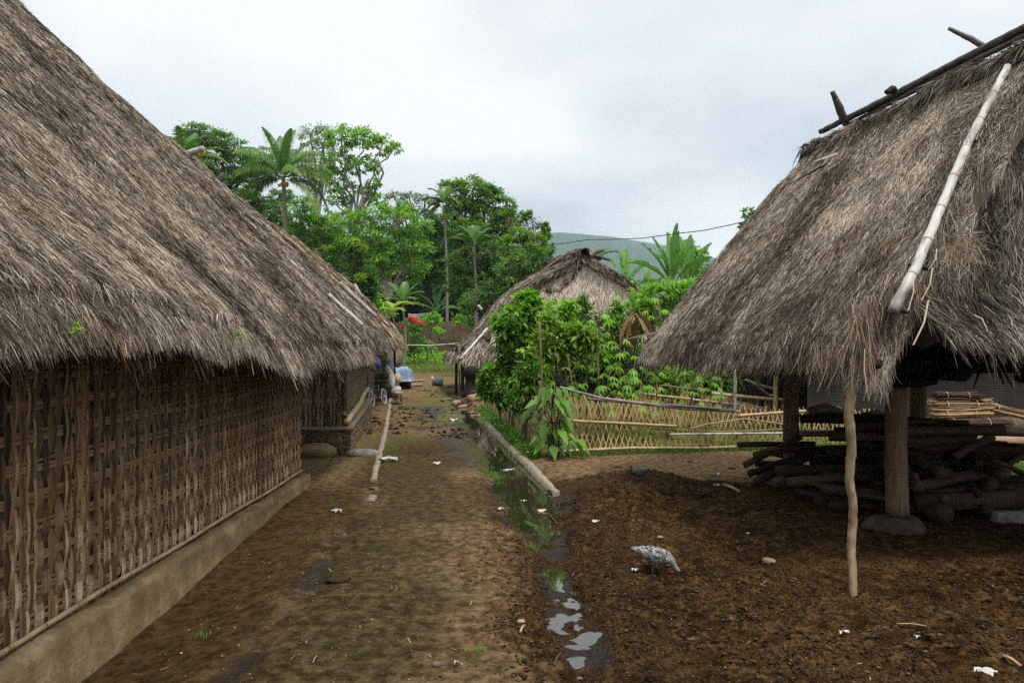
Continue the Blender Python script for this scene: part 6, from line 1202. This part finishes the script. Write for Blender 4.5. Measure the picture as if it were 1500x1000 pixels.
# crumbs and clods in the dug earth, pebbles on the path
def crumbs(n, xr, yr, s0, s1, keep, seed, name, mat, flat=.6, power=2.5):
    rg = np.random.default_rng(seed); y = yr[0] * (yr[1] / yr[0]) ** rg.random(n); x = rg.uniform(xr[0], xr[1], n) ; k = keep(x, y, rg); x, y = x[k], y[k]; n = len(x)
    z = Gz(x, y); s_ = s0 + (s1 - s0) * rg.random(n) ** power
    base = np.array([[1, 0, 0], [0, 1, 0], [-1, 0, 0], [0, -1, 0], [0, 0, 1], [0, 0, -1], [.7, .7, .5], [-.7, -.6, .55]], float)
    tri = np.array([[0, 6, 4], [6, 1, 4], [0, 1, 6], [1, 2, 4], [2, 7, 4], [7, 3, 4], [2, 3, 7], [3, 0, 4], [1, 0, 5], [2, 1, 5], [3, 2, 5], [0, 3, 5]])
    a = rg.random(n) * 6.28; v = base[None] * (1 + rg.normal(0, .28, (n, 8, 3))); v[:, :, 2] *= flat; v = v * (s_ / 2)[:, None, None] * (1 + rg.normal(0, .25, (n, 1, 3)))
    vx = v[..., 0] * np.cos(a)[:, None] - v[..., 1] * np.sin(a)[:, None]; vy = v[..., 0] * np.sin(a)[:, None] + v[..., 1] * np.cos(a)[:, None]
    v = np.stack([vx + x[:, None], vy + y[:, None], v[..., 2] + z[:, None] + (s_ * .12)[:, None]], -1)
    b = MB(); sh = rg.random(n); b.add(v.reshape(-1, 3), None, (np.arange(n)[:, None, None] * 8 + tri[None]).reshape(-1, 3), np.repeat(sh, 12)); return tag(b.build(name, mat, loc=(0, 6, 0), smooth=False), kind='stuff')
def kp_mud(x, y, rg):
    cx, w, d, street, mudr, wob = masks(x, y); return (rg.random(len(x)) < mudr * (.25 + 1.1 * sst(.35, .6, fbm(x * 1.6, y * 1.6, 3, 71))) * np.where((x > 2.4) & (y > 5.6), .25, 1)) & (np.abs(d) > .7)
crumbs(70000, (-.6, 5.5), (3.3, 10.2), .005, .034, kp_mud, 1, 'mud_clods', M['crumb'], power=3.5, flat=.45)
def kp_path(x, y, rg):
    cx, w, d, street, mudr, wob = masks(x, y); return (mudr < .5) & (rg.random(len(x)) < .6) & (x > -2.35)
crumbs(4500, (-2.3, 1.5), (3.3, 14), .005, .024, kp_path, 2, 'gravel', M['pebble'], power=3)
def kp_far(x, y, rg): return (x > -2.9 - .13 * (y - 14)) & (x < .6 - .13 * (y - 11)) & (rg.random(len(x)) < sst(.4, .6, fbm(x * .9, y * .9, 3, 72)))
crumbs(3200, (-5, 1), (13.5, 27), .03, .12, kp_far, 3, 'rubble', M['crumb'], power=3.5)
b = MB(); rg = np.random.default_rng(5); m = 600                       # bits of straw trodden in
y = 3.3 * (10 / 3.3) ** rg.random(m); x = rg.uniform(-2.2, 5.2, m); a = rg.random(m) * pi; l = rg.uniform(.01, .05, m); zz_ = Gz(x, y) + .006; d_ = np.stack([np.cos(a), np.sin(a), rg.normal(0, .2, m)], -1) * l[:, None]; s_ = np.stack([-np.sin(a), np.cos(a), a * 0], -1) * .0016
P = np.stack([x, y, zz_], -1); v = np.stack([P - s_, P + s_, P + d_ + s_, P + d_ - s_], 1).reshape(-1, 3); b.add(v, np.arange(m)[:, None] * 4 + [0, 1, 2, 3], None, rg.normal(.6, .25, m)); tag(b.build('straw_litter', M['thatch'], loc=(0, 6, 0)), kind='stuff')

# ------------------------------------------------------------------ the far end of the street
BK = thing('bicycle', on(552, 594), 'small dark green bicycle leaning behind the bamboo house, left of the kerb', 'bicycle')
w1 = at(545.5, 584.5, 19.9); w2 = at(559.5, 583, 20.5); w2[1] += .30; w1[1] -= .10; u_ = nrm((w2 - w1) * [1, 1, 0]); Rw = .225
w1[2] = gz(w1[0], w1[1]) + Rw; w2[2] = gz(w2[0], w2[1]) + Rw; up = nrm(np.array([-.12, 0, 1.]))
def ring(c, R_, r, sh=.5, mat='rubber', name='tyre', parent=None, n=28):
    b = MB(); b.tube(np.array([c + u_ * cos(t) * R_ + up * sin(t) * R_ for t in np.linspace(0, 2 * pi, n)]), r, 6, sh, cap=False); return b.build(name, M[mat], parent)
for c in (w1, w2):
    b = MB()
    for t in np.linspace(0, 2 * pi, 15)[:-1]: b.tube([c, c + (u_ * cos(t) + up * sin(t)) * (Rw - .03)], .0022, 3, .8, cap=False)
    b.tube([c - np.cross(u_, up) * .04, c + np.cross(u_, up) * .04], .02, 8, .5); wh = b.build('wheel', M['chrome'], BK); ring(c, Rw - .018, .018, .5, 'rubber', 'tyre', wh); ring(c, Rw - .045, .008, .5, 'chrome', 'rim', wh)
L_ = np.linalg.norm(w2 - w1); bb = w1 + u_ * L_ * .56 + up * -.01; hd = w1 + u_ * L_ * .17 + up * .30; st = w1 + u_ * L_ * .66 + up * .33
b = MB()
for p, q, r in ((hd, bb, .018), (hd + up * .03, st - up * .05, .016), (bb, st, .016), (bb, w2, .010), (st - up * .06, w2, .009), (hd + up * .06, hd - up * .05, .02)): b.tube([p, q], r, 7)
b.build('frame', M['bike_green'], BK); b = MB(); b.tube([hd, w1], .012, 6); b.build('fork', M['chrome'], BK)
b = MB(); sdv = np.cross(u_, up); b.tube(resample([hd + up * .12 - sdv * .24 + u_ * .06, hd + up * .14 - sdv * .1, hd + up * .10, hd + up * .14 + sdv * .1, hd + up * .12 + sdv * .24 + u_ * .06], 14), .010, 6); b.tube([hd, hd + up * .10], .012, 6); b.build('handlebar', M['black'], BK)
b = MB(); b.tube([st, st + up * .10], .011, 6); b.tube(resample([st + up * .10 - u_ * .10, st + up * .115, st + up * .12 + u_ * .11], 8), [.015, .02, .03, .04, .05, .055, .055, .03], 8, flat=.5); b.build('saddle', M['black'], BK)
b = MB(); b.tube([bb - sdv * .08 + up * .09, bb - sdv * .08, bb + sdv * .08, bb + sdv * .08 - up * .09], .008, 5); b.build('crank', M['chrome'], BK)
# hanging bag
b = MB(); c = at(548, 533, 18.4); n_ = 16; P = np.zeros((n_, 12, 3))
for i in range(n_):
    for j, t in enumerate(np.linspace(0, 1, 12)):
        th = 2 * pi * i / n_; r = .17 * sin(pi * min(1, .08 + t * .9)) ** .6 * (1 + .18 * (vn(np.array([i * .8]), np.array([t * 4]), 5)[0] - .5)); P[i, j] = c + [cos(th) * r * 1.05, sin(th) * r, .19 - t * .40]
b.grid(P, .5, None, True); b.tube([c + [0, 0, .18], c + [0, 0, .42]], .012, 5); tag(b.build('hanging_bag', M['bag_blue']), 'dark blue plastic bag hanging under the eave at the far corner of the bamboo house', 'bag')
# stacked mossy blocks
M['mossy'] = m_plain('mossy_block', (.03, .028, .012), (.10, .085, .04), 6, .95, .8)
k = 0
for r_ in range(4):
    for c_ in range(2):
        p = at(549 + c_ * 12 + (r_ % 2) * 1.5, 572 - r_ * 7.2, 22.0); b = MB(); b.box(p + [0, .02 * r_, 0], (.235, .24, .138)); bo = b.build('mossy_block', M['mossy'], smooth=False)
        tag(bo, 'mossy dark block in the stack beside the hanging blue bag', 'block', 'mossy blocks stacked behind the bicycle')
# tarp over a heap, sacks and board
def cloth(name, label, cat, cx_, cy_, zb, lx, ly, h, mat, seed, slope=.25):
    n = 26; b = MB(); P = np.zeros((n, n, 3))
    for i, u in enumerate(np.linspace(-1, 1, n)):
        for j, v in enumerate(np.linspace(-1, 1, n)):
            r = max(abs(u), abs(v)); f = 1 - sst(.62, 1.0, r); P[i, j] = (cx_ + u * lx * (1 - .12 * (1 - f)), cy_ + v * ly * (1 - .12 * (1 - f)), zb + h * f * (1 + slope * (fbm(np.array([u * 2. + seed]), np.array([v * 2.]), 2, seed)[0] - .5)) + .06 * fbm(np.array([u * 6.]), np.array([v * 6. + seed]), 2, seed)[0] * f)
    b.grid(P); b.grid(P[::-1] - [0, 0, .004]); return tag(b.build(name, M[mat]), label, cat)
c = at(579, 545, 27.5); cloth('tarpaulin', 'blue grey tarpaulin draped over a heap beyond the sacks', 'tarpaulin', c[0] + .05, 27.8, .30, .66, .55, .42, 'tarp_blue', 3, .6)
b = MB(); b.box((c[0], 27.9, .17), (.95, .8, .36)); tag(b.build('crate_heap', M['dark_wood'], smooth=False), 'dark heap of boards under the blue grey tarpaulin', 'heap')
def sack(c, d, label, seed, tilt=0, mat='white'):
    rg = np.random.default_rng(seed); b = MB(); n, m = 18, 12; P = np.zeros((n, m, 3))
    for i in range(n):
        for j in range(m):
            th, t = 2 * pi * i / n, j / (m - 1); r = sin(pi * min(.97, .10 + t * .86)) ** .45 * (1 + .16 * (vn(np.array([i * 1.1]), np.array([t * 5.]), seed)[0] - .5)); x = cos(th) * r * d[0] / 2 + tilt * (t - .5) * d[2]; P[i, j] = np.asarray(c) + [x, sin(th) * r * d[1] / 2, t * d[2]]
    b.grid(P, .5, None, True); return tag(b.build('sack', M[mat]), label, 'sack')
p = on(571, 577); sack(at(570, 567, 22.5), (.30, .30, .66), 'tall white sack slumped against the pile behind the bicycle', 1, -.25)
p = at(580, 566, 23.0); p[2] = gz(p[0], p[1]) + .1; sack(p, (.32, .26, .30), 'small white sack lying in front of the tall sack', 2, .3)
sack(at(566, 547, 23.4), (.5, .4, .42), 'pale blue grey sack on top of the pile next to the tarpaulin', 3, .1, 'tarp_blue')
b = MB(); b.box(at(569, 566, 23.2) + [0, .1, .0], (.55, .5, .66)); tag(b.build('stone_block', M['stone'], smooth=False), 'brown stone block carrying the pale sacks', 'stone')
b = MB(); pc = at(581, 554, 22.9); b.box(pc, (.26, .02, .30), [nrm([1, 0, .35]), [0, 1, 0], nrm([-.35, 0, 1])]); tag(b.build('tan_board', M['board'], smooth=False), 'tan cardboard sheet leaning between the white sacks', 'board')
rock(at(571, 532, 31), (1.1, .6, .85), 'brown rubble wall stump beyond the tarpaulin', 'stone', 55, 'rubble_wall', 'wall')
# stool and block by the kerb
ST = thing('stool', on(583, 588), 'small dark stool with a white seat standing right of the kerb', 'stool'); c = at(583, 575, 21.3); g_ = gz(c[0], c[1])
b = MB(); b.box((c[0], c[1], c[2]), (.20, .2, .03)); b.build('seat', M['white'], ST, smooth=False)
for sx in (-1, 1):
    for sy in (-1, 1): b = MB(); b.tube([(c[0] + sx * .09, c[1] + sy * .09, g_), (c[0] + sx * .08, c[1] + sy * .08, c[2])], .011, 6); b.build('leg', M['black'], ST)
rock(on(580, 592), (.38, .3, .13), 'low mossy dark slab at the foot of the stool', 'mossy', 57, 'mossy_slab', 'stone')
# bucket on its side
BU = thing('bucket', on(640, 562), 'dark grey bucket lying on its side in the open yard', 'bucket'); c = at(641, 558, 29.5); c[2] = gz(c[0], c[1]) + .15
b = MB(); P = []; 
for (t, r) in ((-.2, .02), (-.2, .13), (.2, .16), (.2, .17), (.19, .15), (-.18, .12), (-.18, .01)): P.append([c + [t, cos(a) * r, sin(a) * r] for a in np.linspace(0, 2 * pi, 19)[:-1]])
b.grid(np.array(P).transpose(1, 0, 2), .5, None, True); b.build('body', M['metal_grey'], BU)
b = MB(); b.tube([c + [.19, 0, .16], c + [.3, 0, .02], c + [.19, 0, -.16]], .008, 5); b.build('handle', M['chrome'], BU)
b = MB(); q = at(635, 557, 29.6); b.box(q + [-.02, 0, .05], (.08, .03, .26), [nrm([1, 0, .5]), [0, 1, 0], nrm([-.5, 0, 1])]); tag(b.build('white_board', M['white'], smooth=False), 'white offcut leaning on the grey bucket', 'board')
# logs and stones near the far barn
for (a, c_, Z, r, lb) in (((687, 584), (703, 573), 22, .12, 'thick reddish brown log lying by the far barn posts'), ((700, 611), (716, 602), 18.2, .06, 'tan log piece lying by the ditch below the vine thicket'), ((664, 586), (673, 592), 21, .07, 'pale stick of wood left of the thick log'), ((672, 595), (683, 590), 20.6, .06, 'tan stick of wood below the pale one'), ((597, 549), (622, 547), 32, .05, 'long pale pole lying beyond the sacks'), ((600, 557), (618, 554), 29, .06, 'dark driftwood beam in the open yard'), ((650, 561), (668, 564), 29, .04, 'reddish plank lying right of the bucket')):
    p, q = at(*a, Z), at(*c_, Z + .3); gz_ = gz(p[0], p[1]) + r * .8; p[2] = gz_; q[2] = gz_ + .02; b = MB(); b.tube(resample([p, (p + q) / 2 + [0, .05, .01], q], 7), r, 9, .7, .2); tag(b.build('fallen_log', M['post_wood']), lb, 'log')
for k, (px, py, Z, s_, lb) in enumerate(((697, 610, 18.4, .25, 'flat tan stone at the ditch edge, left of the tan log'), (655, 583, 23, .2, 'grey stone in the weeds by the far ditch'), (720, 600, 19.5, .22, 'pale stone under the edge of the vine thicket'))):
    p = at(px, py, Z); p[2] = gz(p[0], p[1]); rock(p, (s_ * 1.3, s_ * .8, s_ * .3), lb, 'stone', 60 + k)
# grinding stump and wood under the far barn
SM = on(690, 580); b = MB(); b.tube(resample([SM, SM + [-.02, 0, .35], SM + [0, 0, .72], SM + [.04, 0, .95]], 12), [.34, .30, .25, .20, .17, .16, .17, .20, .24, .24, .2, .1], 12, .2, .15); tag(b.build('tree_stump', M['dark_wood']), 'dark flared tree stump standing under the eave of the far barn', 'stump')
for k in range(6): p = at(700 + k * 2.2, 548 + (k % 3) * 2.2, 26.5); b = MB(); b.tube(resample([p - [.45, 0, .0], p + [0, .05, .03], p + [.42, 0, -.02]], 5), .05, 7, .3, .3); tag(b.build('firewood_log', M['dark_wood']), 'dark branch on the low heap under the far barn', 'log', 'dark branches heaped under the far barn')
for k in range(3): p = at(702 + k * 7, 557, 26.7); b = MB(); b.tube([(p[0], p[1], 0), (p[0], p[1], p[2])], .04, 6, .3); tag(b.build('trestle_post', M['dark_wood']), ('left', 'middle', 'right')[k] + ' short dark trestle post carrying the branches under the far barn', 'post')

# ------------------------------------------------------------------ the power line
def cable(pts, r, label):
    b = MB(); b.tube(np.array(pts), r, 5, .5); return tag(b.build('power_cable', M['cable']), label, 'cable')
cable(resample([at(1140, 312, 23), at(1090, 325, 24), at(1030, 338, 25.5), at(1000, 341, 26.2), at(940, 349, 28), at(900, 350.5, 29), at(860, 351, 31), at(830, 356, 33), at(760, 363, 36), at(680, 365, 38), at(600, 363, 40), at(520, 357, 42), at(450, 350, 43), at(380, 343, 44)], 60), .016, 'thin black power cable sagging from the right roof across the tree line')

# ------------------------------------------------------------------ air
hz = bpy.data.materials.new('valley_haze'); hz.use_nodes = True; h = hz.node_tree; h.nodes.clear(); ho = h.nodes.new('ShaderNodeOutputMaterial'); hv = h.nodes.new('ShaderNodeVolumePrincipled'); hv.inputs['Density'].default_value = .00019; hv.inputs['Color'].default_value = (.72, .86, 1, 1); hv.inputs['Anisotropy'].default_value = 0.2; h.links.new(hv.outputs[0], ho.inputs['Volume'])
b = MB(); b.box((300, 930, 133), (6200, 1900, 276)); ob = b.build('haze', hz, loc=(0, 0, 0), smooth=False); tag(ob, kind='stuff')
